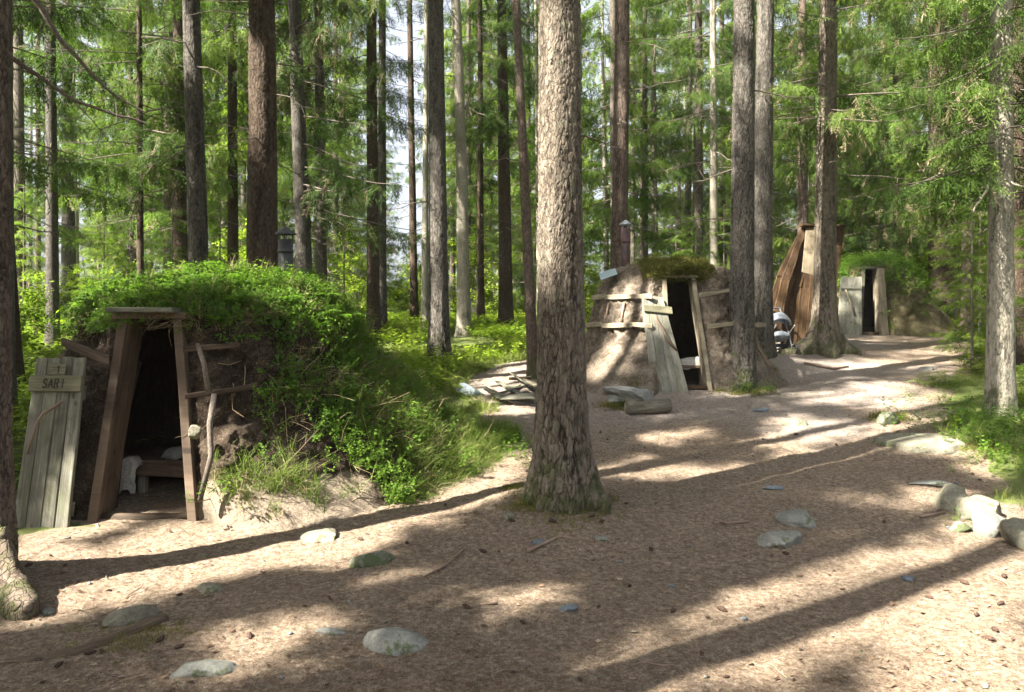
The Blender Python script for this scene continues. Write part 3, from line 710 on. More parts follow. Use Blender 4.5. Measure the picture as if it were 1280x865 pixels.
def grass_tpl(seed, h=0.2, nb=12, w=0.005, sp=0.05, bend=0.7):
    rg = np.random.RandomState(seed); V = []; Q = []
    for b in range(nb):
        az = rg.uniform(0, 2 * PI); d = np.array([math.cos(az), math.sin(az), 0]); sd = np.array([-d[1], d[0], 0]) * w / 2; o = rg.uniform(-sp, sp, 3) * (1, 1, 0); hh = h * rg.uniform(.5, 1.2); bd = bend * rg.uniform(.3, 1.3)
        for i in range(3):
            f0, f1 = i / 3, (i + 1) / 3; p = lambda f: o + d * hh * bd * f * f + np.array([0, 0, hh * (f - 0.35 * bd * f * f)])
            k = len(V); V += [p(f0) - sd * (1 - f0 * .8), p(f0) + sd * (1 - f0 * .8), p(f1) + sd * (1 - f1 * .8), p(f1) - sd * (1 - f1 * .8)]; Q.append([k, k + 1, k + 2, k + 3])
    return np.array(V), np.array(Q)
GRASS = [grass_tpl(s) for s in range(4)]
MOSS = [grass_tpl(s + 9, 0.05, 16, 0.006, 0.05, 0.5) for s in range(3)]

def scatter(mb, tpls, P, Nrm, size, up=0.5, m=0, seed=0, patch=0.8):
    rg = np.random.RandomState(seed); K = len(P)
    if K == 0: return
    Nn = Nrm * (1 - up) + np.array([0, 0, 1.0]) * up + rg.normal(size=(K, 3)) * 0.18
    R = frame_up(Nn, rg.uniform(0, 2 * PI, K)); S = size * rg.uniform(0.6, 1.35, K)
    w = rg.randint(0, len(tpls), K); c = np.clip(0.5 + 0.8 * fbm(P * patch, 2, seed + 3), 0, 1) * .5 + rg.rand(K) * .5
    for k, (v, q) in enumerate(tpls):
        s = w == k
        if s.any(): inst(mb, v, q, P[s], R[s], S[s], m=m, rs=c[s], gains=0.35)

# ================================================================== huts
# low root stubs hang from the peat
def soft(x): x = np.clip(x, 0, 1); return x * x * (3 - 2 * x)
class Mound:
    def __init__(s, c, base, prof, skirt, hs, door, seed, disp=0.05, bottom=-0.25):
        s.c = np.array(c, float); s.base = base; s.ph = np.array([p[0] for p in prof]); s.pr = np.array([p[1] for p in prof])
        s.sk = np.array(skirt, float); s.hs = hs; s.door = door; s.seed = seed; s.disp = disp; s.bottom = bottom
    def radius(s, th, h):
        r = np.interp(h, s.ph, s.pr); d = (np.degrees(th) + 180) % 360 - 180
        e = np.interp(d, s.sk[:, 0], s.sk[:, 1]); return r + e * np.clip(1 - h / s.hs, 0, 1.3) ** 1.3
    def dooru(s, x, h):
        D = s.door; f = np.clip(h / D['h'], 0, 1); xl = D['xl'][0] + (D['xl'][1] - D['xl'][0]) * f; xr = D['xr'][0] + (D['xr'][1] - D['xr'][0]) * f
        return x - xl, xr - x
    def grid(s, nt=300, nh=120, inner=0.0):
        th = np.linspace(0, 2 * PI, nt, endpoint=False) - PI / 2 + 0.001
        # parametrise by arc length along the profile
        seg = np.concatenate([[0], np.cumsum(np.hypot(np.diff(s.ph), np.diff(s.pr)))]); u = np.linspace(0, seg[-1], nh)
        h = np.interp(u, seg, s.ph); r0 = np.interp(u, seg, s.pr)
        if not inner: h = np.concatenate([[s.bottom, s.bottom * 0.5], h]); r0 = np.concatenate([[s.pr[0] + .1, s.pr[0] + .03], r0])
        TH, H = np.meshgrid(th, h); R0 = np.repeat(r0[:, None], nt, 1)
        if inner: R = np.maximum(R0 - inner, 0.0)
        else: R = R0 + (s.radius(TH, H) - np.interp(H, s.ph, s.pr))
        X = s.c[0] + R * np.cos(TH); Y = s.c[1] + R * np.sin(TH); Z = s.base + (H if not inner else H * (1 - 0.04))
        P = np.stack([X, Y, Z], -1)
        if not inner:
            n = np.stack([np.cos(TH), np.sin(TH), np.clip(H / s.ph[-1], 0, 1) ** 3 * 1.5], -1); n /= np.linalg.norm(n, axis=-1)[..., None]
            q = P.reshape(-1, 3)
            wf1, wf2, _c = worley(q * 7 + 0.3 * np.stack([vnoise(q * 11, 1), vnoise(q * 11, 2), vnoise(q * 11, 3)], -1), s.seed + 11)
            d = s.disp * (1.2 * fbm(q * 1.7, 3, s.seed) + 0.9 * fbm(q * 5, 3, s.seed + 1) + 0.8 * fbm(q * 14, 3, s.seed + 2) + 0.6 * np.abs(fbm(q * 34, 2, s.seed + 5)) + 0.7 * (0.45 - wf1) * soft((q[:, 2] - s.base - .15) / .4))
            d = d * (0.35 + 0.65 * soft((q[:, 2] - s.base - .12) / .5))
            P = P + n * d.reshape(TH.shape)[..., None]
        D = s.door; a, b = s.dooru(P[..., 0], P[..., 2] - s.base); dist = np.maximum(-np.minimum(a, b), 0); front = P[..., 1] < s.c[1] - 0.2
        hh = P[..., 2] - s.base; f = np.clip(hh / D['h'], 0, 1); py = D['y'][0] + (D['y'][1] - D['y'][0]) * f + (0.05 if not inner else inner)
        w = (1 - soft((dist - 0.04) / 0.22)) * front * (1 - soft((hh - D['h'] - 0.02) / 0.1))
        if not inner:
            nz = s.disp * (0.35 + 0.65 * soft((P[..., 2] - s.base - .12) / .5)) * (0.5 * fbm(P.reshape(-1, 3) * 9, 3, s.seed + 7) + 0.6 * np.abs(fbm(P.reshape(-1, 3) * 26, 3, s.seed + 8))).reshape(TH.shape)
            P[..., 1] = P[..., 1] * (1 - w) + (py + nz) * w
        open_ = front & (a > -0.02) & (b > -0.02) & (hh < D['h'] + 0.01) & (hh > -0.6)
        n_, m_ = len(h), nt; i = np.arange(n_ - 1)[:, None] * m_; j = np.arange(m_)[None]; j2 = (j + 1) % m_
        Q = np.stack([i + j, i + j2, i + m_ + j2, i + m_ + j], -1).reshape(-1, 4)
        o = open_.reshape(-1); kill = o[Q].sum(1) >= 3
        Q = Q[~kill]; V = P.reshape(-1, 3)
        g = np.stack([H, TH * 1.3, R], -1).reshape(-1, 3)
        return V, Q, g, TH.reshape(-1), H.reshape(-1)

def quad_info(V, Q):
    a, b, c, d = [V[Q[:, k]] for k in range(4)]; n = np.cross(c - a, d - b); ar = np.linalg.norm(n, axis=1) / 2; n = n / (2 * ar[:, None] + 1e-12)
    return (a + b + c + d) / 4, n, ar
def sample(V, Q, K, wfun, seed=0):
    c, n, ar = quad_info(V, Q); w = ar * wfun(c, n); w = np.clip(w, 0, None); rg = np.random.RandomState(seed)
    if w.sum() <= 0: return np.zeros((0, 3)), np.zeros((0, 3))
    i = rg.choice(len(c), K, p=w / w.sum()); q = V[Q[i]]; u, v = rg.rand(K, 1), rg.rand(K, 1)
    return q[:, 0] * (1 - u) * (1 - v) + q[:, 1] * u * (1 - v) + q[:, 2] * u * v + q[:, 3] * (1 - u) * v, n[i]

def rock(name, P, size, rot=0.0, seed=0, mat='rock_grey', label=None, cat='rock', group=None, facets=9, sink=0.35, tilt=(0, 0), parent=None, detail=34):
    rg = np.random.RandomState(seed); n = detail
    th = np.linspace(0, PI, n); ph = np.linspace(0, 2 * PI, 2 * n, endpoint=False); TH, PH = np.meshgrid(th, ph, indexing='ij')
    v = np.stack([np.sin(TH) * np.cos(PH), np.sin(TH) * np.sin(PH), np.cos(TH)], -1).reshape(-1, 3)
    v = v * (1 + 0.16 * fbm(v * 1.6 + seed * 5.1, 2, seed))[:, None]
    for k in range(facets):
        d = norm(rg.normal(size=3) * (1, 1, 0.8)); off = rg.uniform(0.42, 0.8); e = v @ d - off; v = v - np.outer(np.clip(e, 0, None) * 0.93, d)
    v = v + 0.06 * fbm(v * 4 + seed, 4, seed + 2)[:, None] * v + 0.025 * fbm(v * 15 + seed, 3, seed + 4)[:, None] * v
    v = v * np.array(size) / 2
    cx, sx = math.cos(tilt[0]), math.sin(tilt[0]); v = v @ np.array([[1, 0, 0], [0, cx, -sx], [0, sx, cx]]).T
    cy, sy = math.cos(tilt[1]), math.sin(tilt[1]); v = v @ np.array([[cy, 0, sy], [0, 1, 0], [-sy, 0, cy]]).T
    c, s_ = math.cos(rot), math.sin(rot); v = v @ np.array([[c, -s_, 0], [s_, c, 0], [0, 0, 1]]).T
    m_ = 2 * n; i = np.arange(n - 1)[:, None] * m_; j = np.arange(m_)[None]; j2 = (j + 1) % m_
    Q = np.stack([i + j, i + m_ + j, i + m_ + j2, i + j2], -1).reshape(-1, 4)
    P = np.array(P, float) + (0, 0, size[2] * (0.5 - sink)); mb = MB(); mb.add(v + P, Q)
    if parent is not None: return sub(name, mb, M[mat], parent, True)
    o = mb.build(name, M[mat], None, True, loc=P); return tag(o, label, cat, group)

def ray_plane(px, py, P0, n, off=0.0):
    d = np.array([(px - 640) / 1000.0, 1.0, -(py - 400) / 1000.0]); o = np.array([0, 0, CAMZ]); P0 = np.asarray(P0) + np.asarray(n) * off
    t = np.dot(P0 - o, n) / np.dot(d, n); return o + d * t

def door_leaf(label, bl, br, tr, tl, nb, mat, th=0.022, group=None):
    """board door standing by itself; corners in world coordinates"""
    e = empty('board_door', (np.array(bl) + np.array(br)) / 2, label, 'door', group)
    bl, br, tr, tl = [np.asarray(p, float) for p in (bl, br, tr, tl)]
    n = norm(np.cross(br - bl, tl - bl)); n = n if n[1] < 0 else -n
    rg = np.random.RandomState(int(abs(bl[0]) * 1000) % 997); cuts = np.linspace(0, 1, nb + 1) + np.r_[0, rg.uniform(-.03, .03, nb - 1), 0]
    mb = MB()
    for k in range(nb):
        u0, u1 = cuts[k] + 0.002, cuts[k + 1] - 0.002; a0, a1 = bl + (br - bl) * u0, bl + (br - bl) * u1; b0, b1 = tl + (tr - tl) * u0, tl + (tr - tl) * u1
        up = norm((b0 + b1 - a0 - a1)); ja, jb = rg.uniform(-.012, .005), rg.uniform(-.012, .008)
        plank(mb, (a0 + a1) / 2 + up * ja + n * rg.uniform(-.003, .003), (b0 + b1) / 2 + up * jb + n * rg.uniform(-.003, .003), (a1 - a0) / 2, (b1 - b0) / 2, n * th / 2, 14, 0, 0.0025)
    sub('door_panel', mb, M[mat], e, False)
    # ledges on the back
    mb = MB()
    for v in (0.18, 0.8):
        a, b = bl + (tl - bl) * v, br + (tr - br) * v
        plank(mb, a - n * (th / 2 + .016), b - n * (th / 2 + .016), norm(tl - bl) * .05, norm(tl - bl) * .05, n * .012, 6)
    sub('ledge', mb, M[mat], e)
    return e, n

def glyph(mb, strokes, P0, ux, uy, n, w=0.006, r=0.5):
    for st in strokes:
        for (x0, y0), (x1, y1) in zip(st[:-1], st[1:]):
            a = P0 + ux * x0 + uy * y0; b = P0 + ux * x1 + uy * y1; d = norm(b - a); s = np.cross(d, n) * w / 2
            plank(mb, a - d * w * .3, b + d * w * .3, s, s, n * 0.0012, 1, 0, 0.0)
LET = {'S': [[(.9, .85), (.65, 1), (.3, 1), (.1, .8), (.2, .58), (.75, .42), (.9, .2), (.65, 0), (.3, 0), (.05, .15)]], 'A': [[(0, 0), (.5, 1), (1, 0)], [(.22, .38), (.8, .38)]],
       'R': [[(.1, 0), (.1, 1), (.65, 1), (.88, .78), (.65, .5), (.1, .5)], [(.5, .5), (.95, 0)]], 'I': [[(.5, 0), (.5, 1)]], '1': [[(.2, .75), (.55, 1), (.55, 0)]]}

# ---------------------------------------------------------------- hut 1
D1 = dict(xl=(-3.03, -2.91), xr=(-2.29, -2.50), h=1.48, y=(5.74, 5.98))
B1 = 0.13
h1 = empty('turf_hut', (-2.6, 7.2, B1), 'nearest turf hut, roof thick with green bilberry, black stovepipe on top', 'hut')
mo1 = Mound((-2.6, 7.25), B1, [(0, 1.50), (.6, 1.42), (1.1, 1.28), (1.48, 1.13), (1.62, .98), (1.72, .74), (1.79, .45), (1.82, 0.02)],
            [(-180, .15), (-135, .10), (-95, .02), (-76, .08), (-62, .36), (-45, .50), (-20, .62), (0, 1.0), (20, 1.35), (50, 1.0), (90, .6), (135, .3), (180, .15)], 1.12, D1, 31, 0.065)
V1, Q1, g1, TH1, H1 = mo1.grid(380, 150)
_d = (np.degrees(TH1) + 180) % 360 - 180; _p = soft((_d + 84) / 8) * (1 - soft((_d + 42) / 14)) * (1 - soft((H1 - .22) / .25))
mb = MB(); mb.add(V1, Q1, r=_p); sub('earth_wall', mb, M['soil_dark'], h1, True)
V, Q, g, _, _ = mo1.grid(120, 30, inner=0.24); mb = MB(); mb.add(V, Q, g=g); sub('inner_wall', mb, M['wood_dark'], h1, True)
def frame(h, D, B, wj=0.035, dep=0.14, mat='wood_brown', lint=0.05, over=0.07, sill='wood_dark', matr=None, lmat=None):
    for side, (x0, x1) in (('l', D['xl']), ('r', D['xr'])):
        mb = MB(); a = np.array([x0, D['y'][0] + dep, B - 0.05]); b = np.array([x1, D['y'][1] + dep, B + D['h'] + 0.0])
        plank(mb, a, b, np.array([0, dep, 0]), np.array([0, dep, 0]), np.array([wj if side == 'r' else -wj, 0, 0]), 16, 0, 0.005)
        sub('door_post', mb, M[(matr if side == 'r' and matr else mat)], h)
    mb = MB(); z = B + D['h'] + lint / 2
    plank(mb, (D['xl'][1] - over, D['y'][1] + dep * 0.8, z), (D['xr'][1] + over, D['y'][1] + dep * 0.8, z), np.array([0, dep, 0]), np.array([0, dep, 0]), np.array([0, 0, lint / 2]), 6)
    sub('lintel', mb, M[lmat or mat], h)
    mb = MB(); tube(mb, [(D['xl'][0] - .02, D['y'][0] + .10, B + .02), (D['xr'][0] + .02, D['y'][0] + .08, B + .03)], [.04, .035], 10, rough=.3)
    sub('threshold', mb, M[sill], h, True)
frame(h1, D1, B1)
mb = MB(); plank(mb, (-2.96, 5.93, B1 + 1.545), (-2.48, 5.93, B1 + 1.545), (0, .10, 0), (0, .10, 0), (0, 0, .018), 6); sub('lintel_cap', mb, M['wood_old'], h1)
# stovepipe
def stovepipe(h, px, Y, py0, py1, r, mat, capmat, cw):
    a = P3(px, py0, Y); b = P3(px, py1, Y); mb = MB(); tube(mb, [a - (0, 0, .35), b - (0, 0, .05)], [r, r], 28); tube(mb, [a + (0, 0, .02 + (b - a)[2] * .55), a + (0, 0, .05 + (b - a)[2] * .55)], [r * 1.08, r * 1.08], 28)
    pipe = sub('stovepipe', mb, M[mat], h, True)
    mb = MB(); z = b[2]
    prof = [(cw, -.0), (cw * .98, .008), (cw * .35, .055), (0.008, .075)]
    tube(mb, [b + (0, 0, p[1]) for p in prof], [p[0] for p in prof], 24)
    for k in range(4):
        a_ = k * PI / 2 + .4; d = np.array([math.cos(a_), math.sin(a_), 0]) * r * .93; tube(mb, [b + d - (0, 0, .09), b + d + (0, 0, .01)], [.006, .006], 5)
    L = np.array(h.location); o = mb.build('rain_cap', M[capmat]); o.parent = pipe
    co = np.empty(len(o.data.vertices) * 3, np.float32); o.data.vertices.foreach_get('co', co); o.data.vertices.foreach_set('co', (co.reshape(-1, 3) - L).astype(np.float32).ravel()); o.data.update()
stovepipe(h1, 357, 7.55, 350, 293, .068, 'iron', 'iron', .10)
for (a, b, wv, mt, nm) in [((230, 437, 5.83), (300, 429, 5.98), .020, 'wood_dark', 'retaining_board'), ((232, 497, 5.78), (322, 481, 5.98), .022, 'wood_dark', 'retaining_board'), ((78, 428, 5.95), (138, 450, 5.86), .03, 'wood_dark', 'retaining_board')]:
    mb = MB(); plank(mb, P3(*a), P3(*b), (0, 0, wv), (0, 0, wv), (0, .018, 0), 10, 0, .012); sub(nm, mb, M[mt], h1)
for pts, r in (([(247, 430, 5.80), (255, 455, 5.76), (261, 492, 5.76)], .017), ([(268, 492, 5.74), (262, 530, 5.70), (264, 570, 5.66), (250, 625, 5.62)], .020)):
    mb = MB(); tube(mb, [P3(*p) for p in pts], r, 8, rough=.35, seed=4); sub('upright_stick', mb, M['twig'], h1, True)
# vegetation on the hut
fr = lambda c: np.degrees(np.arctan2(c[:, 1] - mo1.c[1], c[:, 0] - mo1.c[0]))
def w_top(c, n):
    hh = c[:, 2] - B1; d = fr(c); nz = fbm(c * 2.5, 3, 77)
    return (soft((hh - 1.40 + 0.2 * nz) / 0.25) + 0.9 * ((d > -50) & (d < 150)) * soft((hh - 0.78 - 0.45 * soft((-18 - d) / 26) + 0.35 * nz) / 0.25)) * (1 - 0.0 * hh)
mb = MB()
P, Nn = sample(V1, Q1, 8800, w_top, 1); scatter(mb, BERRY, P, Nn, .78, 0.55, seed=1)
P, Nn = sample(V1, Q1, 420, w_top, 2); scatter(mb, TALL, P, Nn, 0.6, 0.7, seed=2)
def w_edge(c, n): hh = c[:, 2] - B1; return np.exp(-((hh - 1.5) / .1) ** 2) + 0.8 * ((fr(c) > -60) & (fr(c) < 30)) * np.exp(-((hh - .95) / .18) ** 2)
P, Nn = sample(V1, Q1, 1300, w_edge, 3); scatter(mb, BERRY, P, Nn, 1.1, 0.1, seed=3)
def w_low(c, n): d = fr(c); hh = c[:, 2] - B1; return ((d > -62) & (d < 60)) * (hh < .9) * (hh > np.where(d < -35, .32, .02)) * (0.25 + 0.75 * (fbm(c * 3, 2, 5) > 0.05)) * np.where(d > -28, .35, 1) * np.where(d < -42, 0.15, 1)
P, Nn = sample(V1, Q1, 900, w_low, 4); scatter(mb, BERRY, P, Nn, 1.0, 0.4, seed=4)
P, Nn = sample(V1, Q1, 300, lambda c, n: ((c[:, 2] - B1) > 1.4) * 1.0, 6); scatter(mb, FERN, P, Nn, 0.55, 0.8, seed=6)
o = sub('bilberry_cover', mb, M['leaf_berry'], h1); o['kind'] = 'stuff'
mb = MB()
def w_gr(c, n): d = fr(c); hh = c[:, 2] - B1; return ((d > -34) & (d < 80)) * soft((d + 38) / 30) * (hh < .95) * (fbm(c * 3, 2, 9) > -.25)
P, Nn = sample(V1, Q1, 4800, w_gr, 7); scatter(mb, GRASS, P, Nn, 0.75, 0.35, seed=7)
def w_gr2(c, n): d = fr(c); hh = c[:, 2] - B1; return ((d > -72) & (d < -30)) * np.exp(-((hh - .3) / .12) ** 2) * (fbm(c * 4, 2, 8) > 0)
P, Nn = sample(V1, Q1, 90, w_gr2, 8); scatter(mb, GRASS, P, Nn, 0.85, 0.5, seed=8)
o = sub('grass_cover', mb, M['grass'], h1); o['kind'] = 'stuff'
mb = MB(); P, Nn = sample(V1, Q1, 420, lambda c, n: w_edge(c, n) + 0.5 * w_gr2(c, n) + .12 * w_low(c, n), 9); scatter(mb, GRASS[:2], P, Nn, 0.9, -0.35, seed=9); P, Nn = sample(V1, Q1, 500, w_gr, 19); scatter(mb, GRASS[1:3], P, Nn, 0.8, 0.3, seed=19)
P, Nn = sample(V1, Q1, 500, w_top, 29); scatter(mb, GRASS[:2], P, Nn, 0.85, 0.6, seed=29)
rg = np.random.RandomState(5); P, Nn = sample(V1, Q1, 150, lambda c, n: w_low(c, n) + w_edge(c, n) + 1.2 * ((fr(c) > -75) & (fr(c) < -30) & (c[:, 2] - B1 < 1.4)), 10)
for p, n_ in zip(P, Nn):
    e_ = p + n_ * rg.uniform(.05, .15) + rg.normal(size=3) * .14; tube(mb, [p, (p + e_) / 2 + rg.normal(size=3) * .02, e_], [.004, .003, .001], 4, cap=False, r=rg.rand())
o = sub('dry_stalk_cover', mb, M['straw'], h1); o['kind'] = 'stuff'

# door 1
Yb, Yt = 5.62, 5.86
c1 = [P3(13, 680, Yb), P3(84, 680, Yb - .02), P3(108, 446, Yt), P3(47, 447, Yt)]
d1, n1_ = door_leaf('grey green board door marked SARI leaning left of the nearest turf hut opening', *c1, 4, 'wood_old', 0.03)
Pd = np.array(c1[0])
def onp(px, py, off): return ray_plane(px, py, Pd, n1_, off)
mb = MB(); a, b = onp(37, 479, .028), onp(102, 479.5, .028); hv = (onp(70, 469.5, .028) - onp(68, 489.5, .028)) / 2; plank(mb, a, b, hv, hv, n1_ * .012, 8, 0, .002); nb_ = sub('name_board', mb, M['wood_sign'], d1)
mb = MB(); a, b = onp(62, 462, .026), onp(83, 462, .026); hv2 = (onp(73, 455, .028) - onp(71, 469, .028)) / 2; plank(mb, a, b, hv2, hv2, n1_ * .010, 4, 0, .001); num_ = sub('number_board', mb, M['wood_sign'], d1)
def small(name, mb, mat, holder, root):
    L = np.array(root.location); o = mb.build(name, M[mat]); co = np.empty(len(o.data.vertices) * 3, np.float32); o.data.vertices.foreach_get('co', co)
    o.data.vertices.foreach_set('co', (co.reshape(-1, 3) - L).astype(np.float32).ravel()); o.data.update(); o.parent = holder; return o
mb = MB()
for k, chh in enumerate('SARI'):
    x0 = 52.5 + k * 7.2 + (0.4 if chh == 'I' else 0); p0 = onp(x0, 484.5, .0415); glyph(mb, LET[chh], p0, onp(x0 + 5.4, 484.5, .0415) - p0, onp(x0 + 2.0, 474.0, .0415) - p0, n1_, .0075)
small('lettering', mb, 'ink', nb_, d1)
mb = MB(); p0 = onp(69, 466.5, .0375); glyph(mb, LET['1'], p0, onp(75, 466.5, .0375) - p0, onp(70.8, 457.5, .0375) - p0, n1_, .007); small('numeral', mb, 'ink', num_, d1)
mb = MB(); hp = [onp(77, 502, .02), onp(66, 510, .06), onp(53, 518, .075), onp(45, 530, .07), onp(41, 545, .06), onp(34, 567, .02)]; tube(mb, hp, [.012, .011, .010, .010, .009, .007], 7, rough=.3, seed=2); sub('stick_handle', mb, M['wood_stick'], d1, True)

# inside hut 1
be = empty('sleeping_bench', P3(190, 640, 6.6), 'low plank bench inside the nearest turf hut doorway', 'bench')
mb = MB(); plank(mb, (-3.25, 6.75, .46), (-2.05, 6.55, .46), (0, .28, 0), (0, .28, 0), (0, 0, .02), 8); sub('seat', mb, M['wood_brown'], be)
mb = MB(); plank(mb, (-3.22, 6.46, .40), (-2.05, 6.25, .40), (0, 0, .05), (0, 0, .05), (0, .015, 0), 8); sub('front_board', mb, M['wood_brown'], be)
for xx_ in (-3.0, -2.3): mb = MB(); tube(mb, [(xx_, 6.5, B1 - .1), (xx_, 6.5, .44)], [.05, .05], 10, rough=.2); sub('leg', mb, M['wood_log'], be, True)
def fleece(label, P, size, seed, drape=0.0):
    n, m2 = 28, 24; u, v = np.meshgrid(np.linspace(-1, 1, n), np.linspace(-1, 1, m2), indexing='ij'); w = np.sqrt(u * u + v * v)
    x = u * size[0] / 2 * (1 - .12 * v * v); y = v * size[1] / 2; z = size[2] * np.clip(1 - w ** 2 * .8, 0, 1) ** .5; fr_ = np.clip(-v - .3, 0, 1); z = z - drape * fr_ ** 1.1; y = y + drape * .45 * fr_
    p = np.stack([x, y, z], -1).reshape(-1, 3); p = p + .018 * fbm(p * 16 + seed, 3, seed)[:, None] * np.array([1, 1, 1.5]); q0 = p - (0, 0, .02)
    i = np.arange(n - 1)[:, None] * m2; j = np.arange(m2 - 1)[None]; Q = np.stack([i + j, i + m2 + j, i + m2 + j + 1, i + j + 1], -1).reshape(-1, 4)
    mb = MB(); mb.add(np.concatenate([p, q0]) + np.array(P), np.concatenate([Q, Q[:, ::-1] + n * m2])); tag(mb.build('sheepskin', M['fleece'], None, True, loc=P), label, 'sheepskin')
fleece('cream sheepskin draped over the bench edge in the nearest turf hut doorway', (-3.04, 6.36, .43), (.17, .32, .08), 1, .26)
fleece('dim grey sheepskin spread flat along the bench deep inside the nearest turf hut', (-2.58, 6.62, .49), (.55, .40, .08), 2, .0)
rock('stone', P3(245, 541, 5.72), (.10, .08, .13), .3, 5, 'rock_pale', 'fist sized pale stone wedged beside the right post of the nearest hut doorway', 'stone', sink=.5)
rock('stone', P3(397, 611, 6.05), (.19, .14, .17), .5, 8, 'rock_grey', 'grey angular stone set in the grassy bank right of the nearest turf hut', 'stone', sink=.5)

# ---------------------------------------------------------------- hut 2
bb = at(872, 488); B2 = bb[2]; Y2 = bb[1] - .05; S2 = Y2 / 10.35
D2 = dict(xl=((838 - 640) / 1000 * Y2, (831 - 640) / 1000 * (Y2 + .42)), xr=((889 - 640) / 1000 * Y2, (867 - 640) / 1000 * (Y2 + .42)), h=1.6 + 0.053 * (Y2 + .42) - B2, y=(Y2, Y2 + .42))
C2 = ((838 - 640) / 1000 * (Y2 + 1.30), Y2 + 1.30); HT2 = CAMZ + .068 * C2[1] - B2
h2 = empty('turf_hut', (C2[0], C2[1], B2), 'bare brown earth hut in the middle with a moss patch over its doorway', 'hut')
mo2 = Mound(C2, B2, [(0, 1.33), (.3, 1.31), (.75, 1.22), (1.15, 1.14), (1.42, 1.05), (HT2 - .12, .92), (HT2 - .03, .60), (HT2, 0.02)],
            [(-180, .55), (-140, .5), (-110, .35), (-92, .05), (-75, .03), (-60, .2), (-30, .3), (0, .35), (90, .4), (180, .55)], .6, D2, 51, 0.058)
V2, Qs2, g2, _, _ = mo2.grid(380, 140)
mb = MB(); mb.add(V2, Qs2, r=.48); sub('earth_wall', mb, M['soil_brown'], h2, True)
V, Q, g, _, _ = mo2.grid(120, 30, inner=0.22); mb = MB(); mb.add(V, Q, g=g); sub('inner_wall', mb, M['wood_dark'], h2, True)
frame(h2, D2, B2, .03, .14, 'wood_light', .035, .05, 'rust_wood' if 'rust_wood' in M else 'wood_red', lmat='wood_light')
stovepipe(h2, 782, 12.1, 335, 281, .066, 'rust', 'zinc', .10)
def ring_boards(h, mo, hh, angs, mat, wv=.034, off_=.085):
    for a0, a1 in angs:
        off = off_ + (.09 if a0 > -80 else 0)
        p = []
        for a in (a0, a1):
            t = math.radians(a); r = float(mo.radius(np.array(t), np.array(hh))) + off; p.append(np.array([mo.c[0] + r * math.cos(t), mo.c[1] + r * math.sin(t), mo.base + hh + np.random.uniform(-.015, .015)]))
        t_ = norm(np.cross(p[1] - p[0], [0, 0, 1])) * .014; mb = MB(); plank(mb, p[0], p[1], (0, 0, wv), (0, 0, wv), t_, 8, 0, .01); sub('retaining_board', mb, M[mat], h)
ring_boards(h2, mo2, 1.28, [(-113, -128), (-127, -152), (-151, -178), (-40, -8)], 'wood_light')
ring_boards(h2, mo2, .88, [(-112, -126), (-125, -150), (-149, -176), (-44, -12)], 'wood_light')
for a_, b_ in (((873, 369, Y2 + .20), (915, 362, Y2 + .24)), ((884, 408, Y2 + .04), (917, 404, Y2 + .12))):
    mb = MB(); plank(mb, P3(*a_), P3(*b_), (0, 0, .03), (0, 0, .03), (0, .014, 0), 8, 0, .01); sub('retaining_board', mb, M['wood_light'], h2)
for a, h0_, h1_ in ((-58, .35, .8), (-55, .9, 1.2), (-32, .9, 1.2), (-30, .3, .8), (-118, .95, 1.22), (-135, .93, 1.2), (-150, .96, 1.2)):
    t = math.radians(a); pts = [(mo2.c[0] + (float(mo2.radius(np.array(t), np.array(q))) + .03) * math.cos(t), mo2.c[1] + (float(mo2.radius(np.array(t), np.array(q))) + .03) * math.sin(t), B2 + q) for q in (h0_, (h0_ + h1_) / 2, h1_)]
    mb = MB(); tube(mb, pts, [.02, .018, .018], 7, rough=.3); sub('upright_stick', mb, M['wood_stick'], h2, True)
mb = MB()
def w_ms(c, n): hh = c[:, 2] - B2; x = c[:, 0] - (D2['xl'][1] + D2['xr'][1]) / 2; return soft((hh - (D2['h'] - .02)) / .06) * (np.abs(x) < .44) * (c[:, 1] < C2[1] - .3)
P, Nn = sample(V2, Qs2, 1500, w_ms, 1); scatter(mb, MOSS, P, Nn, 1.5, 0.2, seed=1); P, Nn = sample(V2, Qs2, 250, lambda c, n: (c[:, 2] - B2 < .35) * (fbm(c * 3, 2, 1) > .25), 2); scatter(mb, MOSS, P, Nn, 1.0, 0.4, seed=2)
o = sub('moss_cover', mb, M['moss'], h2); o['kind'] = 'stuff'
mb = MB(); P, Nn = sample(V2, Qs2, 900, lambda c, n: (c[:, 2] - B2) / 2 + .2, 5); scatter(mb, GRASS[:2], P, Nn, 0.35, -.3, seed=5); o = sub('dry_stalk_cover', mb, M['straw'], h2); o['kind'] = 'stuff'
# scrap of sheet on the hut
p = P3(760, 343, C2[1] - .45); mb = MB(); plank(mb, p + (-.12, 0, -.03), p + (.12, 0, .05), (0, .16, .06), (0, .14, .05), (0, -.002, .004), 6, 0, .01); tag(mb.build('metal_sheet', M['tarp'], loc=p), 'small bluish sheet of metal lying on the shoulder of the bare earth hut', 'sheet')
cd = [P3(815, 489, Y2 - .12), P3(862, 494.5, Y2 - .10), P3(829, 373, Y2 + .30), P3(801, 367, Y2 + .30)]
d2, n2_ = door_leaf('weathered grey board door leaning over the middle hut opening', *cd, 4, 'wood_grey', .03)
on2 = lambda px, py, off: ray_plane(px, py, cd[0], n2_, off)
mb = MB(); hv = (on2(812, 380.5, .03) - on2(813, 389.5, .03)) / 2; plank(mb, on2(805, 385, .03), on2(840, 388.5, .03), hv, hv, n2_ * .013, 6, 0, .003); sub('cross_board', mb, M['wood_sign'], d2)
